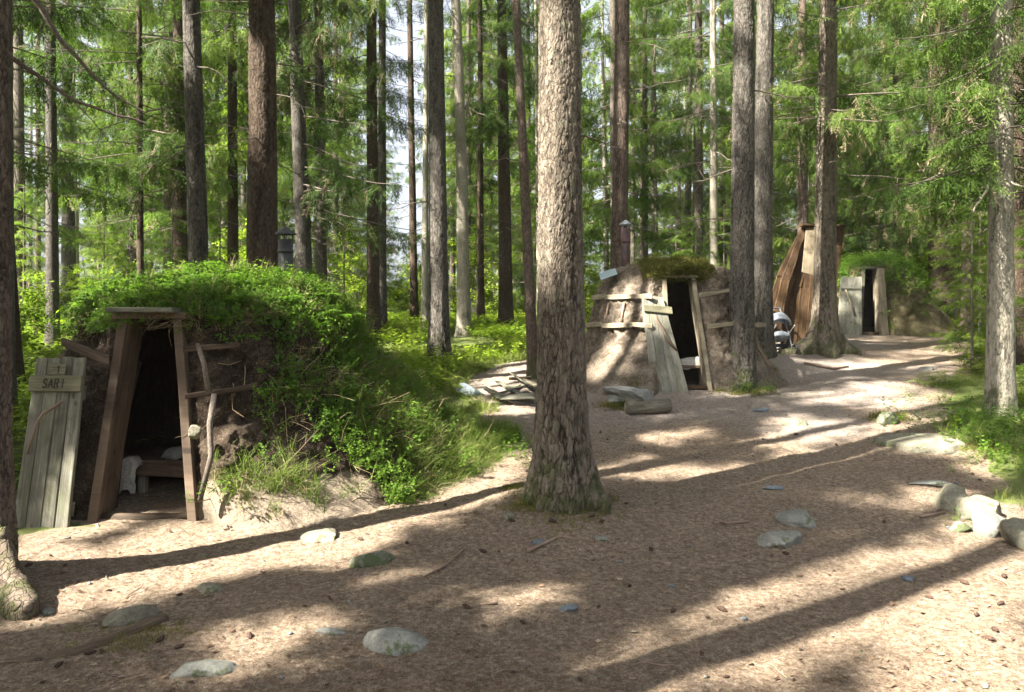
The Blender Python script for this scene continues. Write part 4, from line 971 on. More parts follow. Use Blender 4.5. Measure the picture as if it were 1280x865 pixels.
mb = MB(); tube(mb, [on2(818, 394, .02), on2(822, 402, .07), on2(829, 413, .08), on2(834, 425, .08), on2(846, 438, .02)], [.02, .019, .022, .02, .016], 8, rough=.35, seed=6); sub('stick_handle', mb, M['wood_stick'], d2, True)
be = empty('sleeping_bench', (D2['xr'][0] - .3, Y2 + .75, B2), 'plank bench seen through the doorway of the bare earth hut', 'bench')
mb = MB(); plank(mb, (D2['xl'][0] - .2, Y2 + .65, B2 + .30), (D2['xr'][0] + .3, Y2 + .65, B2 + .30), (0, .3, 0), (0, .3, 0), (0, 0, .02), 6); sub('seat', mb, M['wood_brown'], be)
for xx_ in (D2['xl'][0] + .05, D2['xr'][0] - .02): mb = MB(); tube(mb, [(xx_, Y2 + .45, B2 - .05), (xx_, Y2 + .45, B2 + .29)], [.045, .045], 10); sub('leg', mb, M['wood_log'], be, True)
fleece('white sheepskin on the bench inside the bare earth hut', (D2['xr'][0] - .13, Y2 + .50, B2 + .34), (.42, .34, .08), 3, .10)

# slab seat on a log in front of hut 2
lg = at(812, 519); Yl = lg[1]; sb = empty('slab_bench', lg, 'low grey half log seat with a dark sawn end before the bare hut', 'bench')
zt = lambda py, Y: CAMZ - Y * (py - 400) / 1000
a = P3(762, 485.5, Yl + .42); b = P3(811, 492, Yl + .08)
mb = MB(); wv = norm(np.cross(b - a, [0, 0, 1])) * .165; wv2 = wv * .85
s_ = np.linspace(0, 1, 10)[:, None]; c_ = a + (b - a) * s_; prof = [(-1, 0.35), (1, .35), (.95, -.3), (.55, -1.0), (-.55, -1.0), (-.95, -.3)]
rings = [c_ + (wv + (wv2 - wv) * s_) * u_ + np.array([0, 0, .075]) * v_ + .012 * vnoise(np.c_[s_ * 8, s_ * 0 + k_, s_ * 0], 3)[:, None] for k_, (u_, v_) in enumerate(prof)]
v_ = np.stack(rings, 1).reshape(-1, 3); i = np.arange(9)[:, None] * 6; j = np.arange(6)[None]; j2 = (j + 1) % 6
Q = np.stack([i + j, i + j2, i + 6 + j2, i + 6 + j], -1).reshape(-1, 4); e_ = 54
g_ = np.stack([np.repeat(s_[:, 0], 6) * .9, np.tile([p_[0] * .15 for p_ in prof], 10), np.tile([p_[1] * .07 for p_ in prof], 10)], -1)
mb.add(v_, np.concatenate([Q, [[0, 3, 2, 1], [0, 5, 4, 3], [e_, e_ + 1, e_ + 2, e_ + 3], [e_, e_ + 3, e_ + 4, e_ + 5]]]), None, 0, .5, g_); sub('seat_slab', mb, M['wood_bench'], sb)
mb = MB(); tube(mb, [P3(784, 511, Yl + .0), P3(836, 506, Yl + .14)], [.088, .084], 18, rough=.12, seed=3); tag(mb.build('round_log', M['wood_log'], None, True), 'short round log on the ground propping the grey slab seat by the bare earth hut', 'log')
rock('stone', P3(771, 500, Yl + .7), (.24, .2, .18), .2, 9, 'rock_grey', 'grey stone under the far end of the slab seat', 'stone', sink=.5)
rock('stone', P3(804, 486, Yl + .75), (.14, .12, .09), .2, 10, 'rock_pale', 'small white stone between the slab seat and the leaning door', 'stone', sink=.5)
rock('stone', at(898, 482) + (0, .05, .05), (.16, .14, .2), .2, 11, 'rock_grey', 'upright grey stone at the foot of the right post of the bare earth hut', 'stone', sink=.4)
rock('stone', at(905, 474) + (0, .1, .06), (.17, .12, .13), .8, 12, 'rock_blue', 'bluish stone right of the bare earth hut doorway', 'stone', sink=.4)

# ---------------------------------------------------------------- hut 3
bb = at(1088, 419); Y3 = bb[1]; B3 = bb[2]; k3 = lambda px, Y: (px - 640) / 1000 * Y
D3 = dict(xl=(k3(1076, Y3), k3(1080, Y3 + .3)), xr=(k3(1102, Y3), k3(1098, Y3 + .3)), h=CAMZ + .064 * (Y3 + .3) - B3, y=(Y3, Y3 + .3))
C3 = (k3(1093, Y3 + 1.3), Y3 + 1.3); T3 = D3['h'] + .22
h3 = empty('turf_hut', (C3[0], C3[1], B3), 'farthest hut, overgrown and shaded, with a pale post beside its black doorway', 'hut')
mo3 = Mound(C3, B3, [(0, 1.35), (.5, 1.25), (1.0, 1.08), (1.35, .85), (T3 - .1, .5), (T3, .02)], [(-180, .3), (-90, .02), (-50, .35), (0, .8), (90, .4), (180, .3)], .8, D3, 71, .06)
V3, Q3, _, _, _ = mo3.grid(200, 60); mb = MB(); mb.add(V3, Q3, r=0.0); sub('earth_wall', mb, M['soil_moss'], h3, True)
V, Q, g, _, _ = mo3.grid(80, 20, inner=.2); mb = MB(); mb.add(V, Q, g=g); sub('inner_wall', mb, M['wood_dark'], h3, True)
frame(h3, D3, B3, .035, .12, 'wood_old', .05, .05, 'wood_brown', matr='wood_light', lmat='wood_old')
mb = MB(); plank(mb, P3(1106, 420, Y3 - .05), P3(1101, 335, Y3 + .2), (.085, 0, 0), (.07, 0, 0), (0, .02, 0), 8, 0, .01); sub('door_board', mb, M['wood_light'], h3)
mb = MB(); P, Nn = sample(V3, Q3, 1000, lambda c, n: soft((c[:, 2] - B3 - .1) / .6) * (.25 + (c[:, 2] - B3 > 1.0)), 1); scatter(mb, TALL, P, Nn, .8, .5, seed=1); o = sub('bilberry_cover', mb, M['leaf_berry'], h3); o['kind'] = 'stuff'
cd3 = [P3(1046, 421, Y3 - .15), P3(1077, 420, Y3 - .12), P3(1077, 346, Y3 + .1), P3(1051, 346, Y3 + .1)]
d3, n3_ = door_leaf('short dull grey door with a pale slanting stick, leaning left of the farthest hut opening', *cd3, 3, 'wood_grey', .03)
on3 = lambda px, py, off: ray_plane(px, py, cd3[0], n3_, off)
mb = MB(); plank(mb, on3(1052, 361, .03), on3(1076, 361.5, .03), (0, 0, .02), (0, 0, .02), n3_ * .015, 4); sub('cross_board', mb, M['wood_old'], d3)
mb = MB(); tube(mb, [on3(1057, 362, .04), on3(1062, 375, .06), on3(1069, 395, .04)], [.022, .02, .018], 7, rough=.2); sub('stick_handle', mb, M['wood_light'], d3, True)

# ---------------------------------------------------------------- board shelter
Ys = at(1000, 438)[1] + .25
sh = empty('board_shelter', P3(1005, 436, Ys), 'tall red brown shelter of curved leaning boards behind the big rooted spruce', 'shelter')
for k, (a, b, w0, w1, dy) in enumerate([((957, 402), (1003, 288), .11, .05, .0), ((966, 415), (1006, 284), .12, .06, -.05), ((975, 405), (1012, 282), .10, .06, .08), ((984, 432), (1012, 285), .16, .10, .15), ((1000, 440), (1022, 282), .20, .13, .2), ((1018, 440), (1034, 282), .18, .14, .2), ((1036, 432), (1048, 284), .14, .12, .12)]):
    mb = MB(); A = P3(*a, Ys + dy); Bp = P3(*b, Ys + .35 + dy * .4); mid = (A + Bp) / 2 + (-.07, -.03, 0)
    A_ = A + (0, 0, -.1); plank(mb, A_, mid, (w0, .03, 0), ((w0 + w1) / 2, .02, 0), (.004, .015, .004), 8, 0, .02); plank(mb, mid - norm(mid - A_) * .01, Bp, ((w0 + w1) / 2, .02, 0), (w1, .0, 0), (.004, .014, .004), 8, 0, .02)
    sub('leaning_board', mb, M['wood_red'], sh)
mb = MB(); A, Bp = P3(1022, 441, Ys - .25), P3(1030, 360, Ys + .0); plank(mb, A, Bp, (-.22, .05, .02), (-.07, .05, 0), (.005, .015, 0), 8, 0, .02); sub('curved_board', mb, M['wood_red'], sh)
mb = MB(); plank(mb, P3(1010, 342, Ys + .02), P3(1014.5, 285, Ys + .2), (.115, 0, -.03), (.10, 0, 0), (0, .01, 0), 5, 0, .004); sub('tan_panel', mb, M['wood_tan'], sh)
mb = MB(); plank(mb, P3(1001, 281.5, Ys + .25), P3(1054, 283, Ys + .3), (0, .12, 0), (0, .12, 0), (0, 0, .02), 5); sub('top_board', mb, M['wood_red'], sh)

# ---------------------------------------------------------------- pushchair
Yp = at(972, 442)[1] + .05; zg = at(972, 442)[2]
K_ = 1.0; pc = empty('pushchair', (k3(973, Yp), Yp, zg), 'folded back silver and blue pushchair parked by the red brown board shelter', 'pushchair')
O = np.array([k3(973, Yp), Yp, zg]); W = lambda x, y, z: O + np.array([x, y, z])
def pt(name, mb, mat, smooth=True, par=None): return sub(name, mb, M[mat], pc, smooth)
for x_ in (-.15, .17):
    mb = MB(); tube(mb, [W(x_ - .02, -.25, .08), W(x_, -.05, .33), W(x_ - .06, .25, .78)], .013, 8); pt('frame_tube', mb, 'alu')
    mb = MB(); tube(mb, [W(x_, .22, .09), W(x_, .0, .32), W(x_ + .04, -.22, .50)], .012, 8); pt('frame_tube', mb, 'alu')
    for y_, rr_ in ((-.27, .075), (.24, .09)):
        mb = MB(); t_ = np.linspace(0, 2 * PI, 19); tube(mb, [W(x_ + (-.03 if x_ < 0 else .03), y_ + math.cos(q) * rr_, .09 + math.sin(q) * rr_) for q in t_], .017, 8, cap=False); tube(mb, [W(x_ - .04, y_, .09), W(x_ + .04, y_, .09)], .012, 6)
        for q in range(5): a_ = q * 2 * PI / 5; tube(mb, [W(x_ + (-.03 if x_ < 0 else .03), y_, .09), W(x_ + (-.03 if x_ < 0 else .03), y_ + math.cos(a_) * rr_, .09 + math.sin(a_) * rr_)], .006, 4)
        pt('wheel', mb, 'rubber')
def shell(name, mat, cen, rx, ry, rz, t0, t1, p0, p1, th=.012):
    u, v = np.meshgrid(np.linspace(t0, t1, 18), np.linspace(p0, p1, 18), indexing='ij'); x = rx * np.cos(v) ; y = ry * np.cos(u) * np.sin(v); z = rz * np.sin(u) * np.sin(v)
    p_ = np.stack([x, y, z], -1).reshape(-1, 3); p_ = p_ * (1 + .05 * np.sin(u * 9).reshape(-1, 1)); i = np.arange(17)[:, None] * 18; j = np.arange(17)[None]; Q = np.stack([i + j, i + 18 + j, i + 19 + j, i + 1 + j], -1).reshape(-1, 4)
    mb = MB(); mb.add(np.concatenate([p_, p_ * (1 - th / rx * 1.2)]) + W(*cen), np.concatenate([Q, Q[:, ::-1] + 324])); pt(name, mb, mat)
shell('hood', 'cloth', (.02, .02, .47), .20, .22, .24, .3, 2.5, .1, PI - .1)
shell('seat', 'cloth', (.0, -.02, .36), .17, .26, .16, PI + .1, 2 * PI - .3, .1, PI - .1)
shell('foot_cover', 'cloth', (-.02, -.18, .26), .17, .14, .13, .2, 2.6, .1, PI - .1)
mb = MB(); tube(mb, [W(-.15, .24, .76), W(-.12, .28, .80), W(.12, .28, .80), W(.15, .24, .76)], .015, 8); pt('handle', mb, 'rubber')
shell('hanging_cloth', 'blue', (-.19, .1, .56), .10, .10, .22, -1.4, 1.6, .1, PI - .1)
mb = MB(); plank(mb, W(-.13, 0, .14), W(.13, 0, .14), (0, .15, 0), (0, .15, 0), (0, 0, .03), 4); pt('basket', mb, 'rubber', False)
HAZE = 0.0005
# ================================================================== trees the photo shows one by one
C_ = lambda **k: dict(cull=True, **k)
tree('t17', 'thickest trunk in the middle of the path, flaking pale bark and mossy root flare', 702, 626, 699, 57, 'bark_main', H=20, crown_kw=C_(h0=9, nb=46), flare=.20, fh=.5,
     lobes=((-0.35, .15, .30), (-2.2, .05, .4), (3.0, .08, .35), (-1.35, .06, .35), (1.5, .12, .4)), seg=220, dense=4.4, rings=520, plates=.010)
tree('t1', 'brown spruce trunk cut off by the left edge, with a broad sunlit root', -18, 722, -19, 54, 'bark_red', H=18, crown_kw=C_(h0=7, nb=40, dead_from=3.4, ndead=8), flare=.25, fh=.4, lobes=((-0.70, .50, .30), (-1.5, .08, .4), (2.2, .12, .5)), seg=140, dense=3.8, rings=360, plates=.010)
e, b, _, _ = TREES['t1']
snag(e, [P3(-10, 55, 4.9), P3(40, 88, 5.1), P3(90, 125, 5.3), P3(140, 143, 5.5), P3(183, 153, 5.6)], .017, .006, twigs=3, seed=1)
snag(e, [P3(-15, -60, 4.9), P3(45, 2, 5.0), P3(70, 42, 5.1), P3(100, 75, 5.2), P3(138, 115, 5.35), P3(185, 141, 5.5)], .024, .006, twigs=5, seed=2)
snag(e, [P3(-12, 190, 4.9), P3(6, 191, 4.85)], .014, .008, seed=3)
tree('t2', 'slim pale trunk lit by the sun left of the door marked SARI', 66, 444, 63, 15, 'bark_grey', H=16, crown_kw=dict(h0=6.0, nb=40, rmax=1.8))
tree('t3', 'greyish trunk between two paler slim trunks behind the left door', 86, 404, 84, 17, 'bark_grey', H=17, crown_kw=dict(h0=7, nb=40, rmax=2))
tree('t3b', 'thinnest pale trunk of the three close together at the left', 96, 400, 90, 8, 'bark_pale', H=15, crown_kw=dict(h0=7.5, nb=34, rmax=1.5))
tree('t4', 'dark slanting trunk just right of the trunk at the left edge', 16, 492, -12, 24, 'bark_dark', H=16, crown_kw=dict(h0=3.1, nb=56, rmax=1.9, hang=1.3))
tree('t5', 'dark drooping spruce partly hidden behind the trunk above the nearest turf hut', 226, 372, 224, 20, 'bark_dark', H=16, Y=15, crown_kw=dict(h0=3.4, nb=80, rmax=2.5, per=42, hang=1.2))
tree('t6', 'grey trunk rising straight above the roof of the nearest turf hut', 252, 384, 239, 25, 'bark_grey', H=18, Y=11.2, crown_kw=C_(h0=6.8, nb=40), seg=80, dense=6, rings=260, plates=.007)
tree('t7', 'big dark brown spruce trunk beside the black stovepipe', 328, 386, 325, 38, 'bark_dark', H=19, Y=10.2, crown_kw=C_(h0=6.5, nb=46, rmax=2.4), seg=110, dense=6, rings=300, plates=.009, bend=.02)
tree('t8', 'spruce with long curtains of hanging twigs right of the black stovepipe', 384, 400, 368, 21, 'bark_grey', H=17, Y=13.5, crown_kw=dict(h0=2.6, nb=76, rmax=2.3, per=44, hang=1.5, droop=.9, dry=.14, keep=lambda a, z: math.cos(a - .15) > -0.3 or z > 6))
tree('t8b', 'slim trunk with dry brown twigs between stovepipe spruce and the paired trunks', 403, 402, 398, 14, 'bark_grey', H=16, Y=16, crown_kw=dict(h0=5, nb=50, rmax=1.6, dead_from=1.2, ndead=40, dry=.4))
tree('t9', 'darker twin of the paired trunks left of the open sky gap', 467, 405, 464, 16, 'bark_dark', H=17, Y=16.5, crown_kw=dict(h0=4.6, nb=56, rmax=1.7, hang=1.4, dead_from=2))
tree('t10', 'paler twin of the paired trunks left of the open sky gap', 477, 405, 478, 12, 'bark_grey', H=17, Y=17.5, crown_kw=dict(h0=10, nb=34, rmax=1.5))
tree('t11', 'thin mossy green trunk standing in the open sky gap', 518, 406, 512, 10, 'bark_dark', H=17, Y=21, crown_kw=dict(h0=11, nb=30, rmax=1.2, dead_from=2, ndead=26))
tree('t12', 'straight grey trunk standing in the bilberries beyond the grassy bank', 549, 456, 544, 24, 'bark_grey', H=18, crown_kw=dict(h0=9, nb=40), seg=90, dense=7.5, rings=260, plates=.007, bend=.01)
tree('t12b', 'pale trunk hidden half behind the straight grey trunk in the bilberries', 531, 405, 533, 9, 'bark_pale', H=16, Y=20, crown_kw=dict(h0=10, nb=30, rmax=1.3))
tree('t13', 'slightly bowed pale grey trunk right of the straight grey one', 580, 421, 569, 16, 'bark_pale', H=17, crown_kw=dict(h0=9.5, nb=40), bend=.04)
tree('t14', 'thin dark trunk with feathery sprays left of the mossy stump like trunk', 601, 404, 600, 9, 'bark_dark', H=16, Y=21, crown_kw=dict(h0=3.5, nb=60, rmax=1.2, dead_from=1))
tree('t15', 'dark green tinted trunk between the bowed trunk and the thickest trunk', 633, 411, 627, 17, 'bark_dark', H=17, Y=18.5, crown_kw=dict(h0=4.5, nb=66, rmax=1.6, dead_from=1.2, ndead=26))
tree('t16', 'slender reddish trunk leaning behind the thickest trunk', 667, 474, 645, 13, 'bark_red', H=16, crown_kw=C_(h0=8.5, nb=30, rmax=1.5), seg=40)
tree('t18', 'reddish trunk behind the rusty stovepipe of the bare earth hut', 771, 400, 777, 22, 'bark_red', H=18, Y=13.4, crown_kw=dict(h0=8.5, nb=40), seg=80, dense=7.5, rings=260, plates=.007, bend=.02)
tree('t19', 'thin trunk among green sprays right of the rusty stovepipe', 806, 402, 806, 9, 'bark_far', H=16, Y=24, crown_kw=dict(h0=5, nb=60, rmax=1.7))
tree('t20', 'grey trunk high behind the sunny spruce sprays over the bare earth hut', 872, 402, 873, 14, 'bark_far', H=17, Y=21, crown_kw=dict(h0=4.2, nb=70, rmax=2.0, hang=.8))
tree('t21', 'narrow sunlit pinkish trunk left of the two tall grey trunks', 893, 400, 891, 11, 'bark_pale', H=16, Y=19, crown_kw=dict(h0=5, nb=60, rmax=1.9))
tree('t22', 'nearer of two tall grey trunks, its foot in moss right of the bare earth hut', 927, 486, 930, 30, 'bark_grey', H=19, crown_kw=C_(h0=9, nb=40), seg=130, dense=6.6, rings=420, plates=.009, flare=.3, fh=.3)
tree('t23', 'farther of two tall grey trunks, foot beside the pushchair', 951, 444, 957, 25, 'bark_grey', H=19, crown_kw=C_(h0=9, nb=40), seg=90, dense=8, rings=300, plates=.008)
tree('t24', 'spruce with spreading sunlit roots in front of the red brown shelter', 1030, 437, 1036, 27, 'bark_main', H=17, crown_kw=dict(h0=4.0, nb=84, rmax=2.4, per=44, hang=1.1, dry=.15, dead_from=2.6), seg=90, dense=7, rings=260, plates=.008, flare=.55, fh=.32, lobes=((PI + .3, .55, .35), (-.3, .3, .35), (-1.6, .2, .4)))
tree('t25', 'slim reddish trunk seen high between the grey pair and the rooted spruce', 1004, 400, 1003, 14, 'bark_red', H=17, Y=19, crown_kw=dict(h0=4, nb=70, rmax=2.0, hang=1.1))
tree('t26', 'dark drooping spruce with thick trunk right of the farthest hut', 1177, 408, 1172, 30, 'bark_dark', H=18, crown_kw=dict(h0=2.4, nb=125, rmax=3.1, per=62, hang=1.4, droop=.95, dry=.14, scale=1.15), flare=.3)
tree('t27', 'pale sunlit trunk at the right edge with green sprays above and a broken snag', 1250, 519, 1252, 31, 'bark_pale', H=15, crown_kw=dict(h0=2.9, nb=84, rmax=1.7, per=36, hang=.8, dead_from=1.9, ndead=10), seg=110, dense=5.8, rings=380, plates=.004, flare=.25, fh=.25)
e = TREES['t27'][0]; snag(e, [P3(1240, 222, 9.1), P3(1228, 245, 8.9), P3(1216, 265, 8.8)], .02, .008, 'bark_pale', seed=4); snag(e, [P3(1256, 225, 9.1), P3(1275, 232, 9.0), P3(1300, 238, 9.0)], .014, .006, 'bark_pale', seed=5)
tree('t28', 'dark trunk behind the pale one at the right edge', 1274, 440, 1268, 22, 'bark_dark', H=17, Y=12.5, crown_kw=dict(h0=3.0, nb=90, rmax=2.3, per=50, hang=1.4, droop=.9))
tree('t29', 'shaded spruce between the farthest hut and the dark drooping one', 1128, 400, 1120, 16, 'bark_dark', H=16, Y=23, crown_kw=dict(h0=3.0, nb=105, rmax=2.6, per=55, hang=1.4, droop=.9, scale=1.15))
tree('t30', 'dim spruce standing behind the big brown trunk by the black stovepipe', 292, 395, 290, 14, 'bark_dark', H=16, Y=15.5, crown_kw=dict(h0=4.2, nb=66, rmax=2.0, hang=1.1))
tree('t31', 'small dark spruce between the slim left trunks and the grey one over the hut', 176, 398, 174, 9, 'bark_dark', H=13, Y=14, crown_kw=dict(h0=3.3, nb=66, rmax=1.9, hang=1.2))

# unseen spruces behind and beside the viewpoint, placed to shade the clearing
rg = np.random.RandomState(12)
CAN = [(-4.75, .15, .19, 9.3), (-7.2, .85, .16, 6.5), (-7.6, -.9, .17, 6), (-5.0, -3.0, .15, 6.5), (-9.8, 1.6, .16, 6), (-2.6, -2.6, .15, 7.5), (-8.4, -1.5, .17, 6), (-6.6, -5.6, .16, 6.5), (-6.9, 5.6, .15, 6), (-10.4, 4.6, .16, 6),
       (-3.6, -6.3, .16, 7), (-11.8, -2.2, .17, 6), (-.8, -4.9, .15, 7.5), (-5.9, 9.2, .16, 6.5), (-9.4, 8.6, .16, 6), (-12.6, 2.6, .16, 6), (-9.5, -5.6, .16, 6), (-12.5, -4.6, .16, 6), (-4.9, 5.3, .14, 5.5), (-13.5, 6.5, .16, 6)]
CANL = ['tall spruce whose trunk shadow crosses the lower right of the path', 'unseen spruce placed left of the viewpoint for shade']
for k, (x, y, r, h0) in enumerate(CAN):
    b = np.array([x, y, G(x, y)]); e = empty('spruce_tree', b, CANL[0] if k == 0 else 'tall unseen spruce placed beside the viewpoint to shade the path', 'tree', 'unseen spruces placed beside the viewpoint for shade' if k else None)
    mb = MB(); trunk(mb, b, 18, r, (0, 0), .25, 14, 24, .3, seed=k); sub('trunk', mb, M['bark_far'], e, True)
    mb = MB(); crown(mb, 900 + k, h0, 17.5, 2.8, 84, per=52, droop=.5, hang=.3, spr=SPR_CAN, scale=1.35, origin=b, cull=True); sub('crown', mb, CM, e)  # sprays in the sun gaps are left out to shape the light

# ================================================================== the forest behind
def proto(kind, seed, H, r, lean, mat, ck, cmats=CMF, tw=.25):
    e = empty('spruce_tree', (0, 0, 0)); mb = MB(); trunk(mb, (0, 0, 0), H, r, lean, tw, 12, 26, .25, seed=seed); sub('trunk', mb, M[mat], e, True)
    mb = MB(); crown(mb, seed, origin=(0, 0, 0), lean=lean, **ck); sub('crown', mb, cmats, e); return e
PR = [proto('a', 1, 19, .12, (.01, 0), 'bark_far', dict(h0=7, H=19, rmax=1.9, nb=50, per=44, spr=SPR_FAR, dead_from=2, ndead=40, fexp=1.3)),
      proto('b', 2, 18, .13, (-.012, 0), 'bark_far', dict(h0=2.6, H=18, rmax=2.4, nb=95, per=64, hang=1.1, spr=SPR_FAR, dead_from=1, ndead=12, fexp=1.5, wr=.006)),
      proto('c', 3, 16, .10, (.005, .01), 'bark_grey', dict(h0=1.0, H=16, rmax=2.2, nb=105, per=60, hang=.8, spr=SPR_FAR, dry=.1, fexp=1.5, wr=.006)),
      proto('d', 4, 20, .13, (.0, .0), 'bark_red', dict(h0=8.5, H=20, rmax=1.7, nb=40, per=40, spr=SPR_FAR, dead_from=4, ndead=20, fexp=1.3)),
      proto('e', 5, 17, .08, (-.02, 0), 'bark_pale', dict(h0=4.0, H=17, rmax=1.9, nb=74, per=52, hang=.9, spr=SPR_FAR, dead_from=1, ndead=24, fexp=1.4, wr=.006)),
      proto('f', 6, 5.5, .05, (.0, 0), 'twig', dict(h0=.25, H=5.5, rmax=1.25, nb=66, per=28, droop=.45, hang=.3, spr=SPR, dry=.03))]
USED = set()
def copy_tree(root, x, y, rz, sc, label, group, cat='tree', z=None):
    first = root.name not in USED; USED.add(root.name)
    if first: r = root
    else:
        r = root.copy(); COL.objects.link(r)
        for ch_ in list(root.children):
            c = ch_.copy(); COL.objects.link(c); c.parent = r; c.matrix_parent_inverse.identity()
    r.location = (x, y, (G(x, y) if z is None else z) - .05); r.rotation_euler = (0, 0, rz); r.scale = (sc, sc, sc * (1 if np.isscalar(sc) else 1))
    tag(r, label, cat, group); return r
rg = np.random.RandomState(77); placed = [TREES[k][1][:2] for k in TREES] + [np.array([C3[0], C3[1]])] * 1
LAB = ['straight far spruce with a bare lower trunk', 'full far spruce with drooping sprays', 'bushy far spruce green almost to the ground', 'very tall far spruce with a reddish bare trunk', 'thin far spruce with pale trunk and many dead twigs']
nfar = 0; tries = 0
while nfar < 190 and tries < 9000:
    tries += 1; Y_ = 17 + 43 * rg.rand() ** 0.85; px = rg.uniform(-260, 1560); x = (px - 640) / 1000 * Y_
    if any((p[0] - x) ** 2 + (p[1] - Y_) ** 2 < (1.15 + Y_ * .02) ** 2 for p in placed): continue
    gapc = 480 < px < 556; gap2 = 716 < px < 760
    if Y_ < 26 and (980 < px < 1120): continue
    if gapc and (Y_ < 44 or rg.rand() < .4): continue
    if 476 < px < 562 and Y_ > 24 and rg.rand() < .9: continue
    if 716 < px < 758 and rg.rand() < .75: continue
    if Y_ < 22 and 560 < px < 860 and rg.rand() < .6: continue
    k = rg.choice(5, p=[.26, .22, .13, .12, .27] if px < 900 else [.10, .34, .34, .04, .18])
    if gapc: k = 2
    placed.append(np.array([x, Y_])); nfar += 1; s = rg.uniform(.85, 1.15)
    if gapc: s = .42
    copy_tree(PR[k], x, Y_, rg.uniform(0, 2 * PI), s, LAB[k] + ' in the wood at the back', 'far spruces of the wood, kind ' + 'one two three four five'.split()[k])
# young spruces
YS = [(1215, 12.5, .50), (1262, 13.8, .55), (1300, 11.5, .6), (1225, 16, .7), (1195, 19, .75), (1330, 14, .7), (1150, 22, .7), (275, 15.5, .5), (215, 13.0, .48), (430, 18, .55), (845, 20, .6), (870, 17, .5), (905, 19, .55), (130, 19, .6), (30, 17, .6), (-30, 14, .6), (700, 25, .7), (760, 24, .7),
      (940, 23, .7), (610, 29, .7), (330, 21, .7), (1060, 25, .8), (1290, 20, .8), (160, 26, .9), (480, 31, .5), (820, 27, .9), (-90, 20, .8), (1400, 18, .8), (560, 36, .6), (655, 33, .8)]
for k, (px, Y_, s) in enumerate(YS):
    x = (px - 640) / 1000 * Y_; copy_tree(PR[5], x, Y_, k * 1.7, s, 'young spruce with branches down to the forest floor', 'young spruces under the tall trees')

# leafy bushes
def bush_mesh(seed, H, R, ncl, ls):
    rg = np.random.RandomState(seed); mb = MB(); P = []; 
    for s in range(rg.randint(4, 7)):
        az = rg.uniform(0, 2 * PI); tip = np.array([math.cos(az) * R * rg.uniform(.2, .7), math.sin(az) * R * rg.uniform(.2, .7), H * rg.uniform(.7, 1)])
        t = np.linspace(0, 1, 8)[:, None]; pts = tip * np.concatenate([t ** 1.3, t ** 1.3, t], 1) + rg.uniform(-.04, .04, (8, 3)) * t; tube(mb, pts, np.linspace(.018, .005, 8), 5, 1, cap=False)
        for b in range(9):
            f = rg.uniform(.25, 1); j = min(7, int(f * 7)); d = norm(rg.normal(size=3) * (1, 1, .35)); L = R * rg.uniform(.3, .8) * (1.15 - f * .5); q = pts[j] + d * L; tube(mb, [pts[j], (pts[j] + q) / 2 + (0, 0, .05), q], [.006, .004, .002], 4, 1, cap=False)
            for c in range(ncl): g = rg.uniform(.25, 1.05); P.append(pts[j] + (q - pts[j]) * g + rg.normal(size=3) * .05)
    P = np.array(P); K = len(P); V = []; Q = []
    r2 = np.random.RandomState(seed + 1)
    for i in range(7):
        a = r2.uniform(0, 2 * PI); t = norm([math.cos(a), math.sin(a), r2.uniform(-.5, .3)]); sd = norm(np.cross(t, [0, 0, 1])) + np.array([0, 0, r2.uniform(-.4, .4)]); p = r2.normal(size=3) * .05; l = ls * r2.uniform(.7, 1.3)
        k = len(V); V += [p, p + t * l * .5 + sd * l * .3, p + t * l, p + t * l * .5 - sd * l * .3]; Q.append([k, k + 1, k + 2, k + 3])
    inst(mb, np.array(V), np.array(Q), P, rotz(rg.uniform(0, 2 * PI, K)) @ frame_up(np.c_[rg.normal(size=(K, 2)) * .4, np.ones(K)], rg.uniform(0, 6, K)), rg.uniform(.7, 1.3, K), 0, rs=rg.rand(K), gains=.5)
    return mb
BU = []
for s in range(3):
    e = empty('leafy_bush', (0, 0, 0)); mb = bush_mesh(300 + s, 2.2 + s * .6, 1.1, 9, .085); sub('foliage', mb, [M['leaf_bush'], M['twig']], e); BU.append(e)
rg = np.random.RandomState(9)
BL = [(20, 13), (50, 16), (118, 18), (-40, 12), (150, 20), (0, 20), (90, 21), (180, 21), (300, 19), (360, 22), (430, 24), (450, 20), (500, 27), (540, 25), (590, 26), (620, 23), (650, 27), (700, 28), (740, 22), (790, 25), (840, 24), (900, 26), (985, 21), (1040, 22), (1085, 23), (1110, 21.5), (1140, 20.5), (1165, 24), (1210, 22), (1250, 17), (1290, 15),
      (960, 25), (1000, 27), (60, 26), (130, 28), (240, 27), (320, 28), (400, 30), (470, 34), (520, 33), (560, 38), (680, 36), (760, 33), (860, 32), (930, 35), (1060, 31), (1190, 30), (1320, 24), (-120, 18), (-80, 24), (1380, 20), (500, 42), (535, 45), (515, 38), (1130, 27), (1230, 27)]
for k, (px, Y_) in enumerate(BL):
    px += rg.uniform(-8, 8); copy_tree(BU[k % 3], (px - 640) / 1000 * Y_, Y_, rg.uniform(0, 6), rg.uniform(.55, .95) * (1 if Y_ < 25 else 1.2), 'leafy green bush growing between the spruce trunks', 'leafy bushes between the trunks', 'bush')

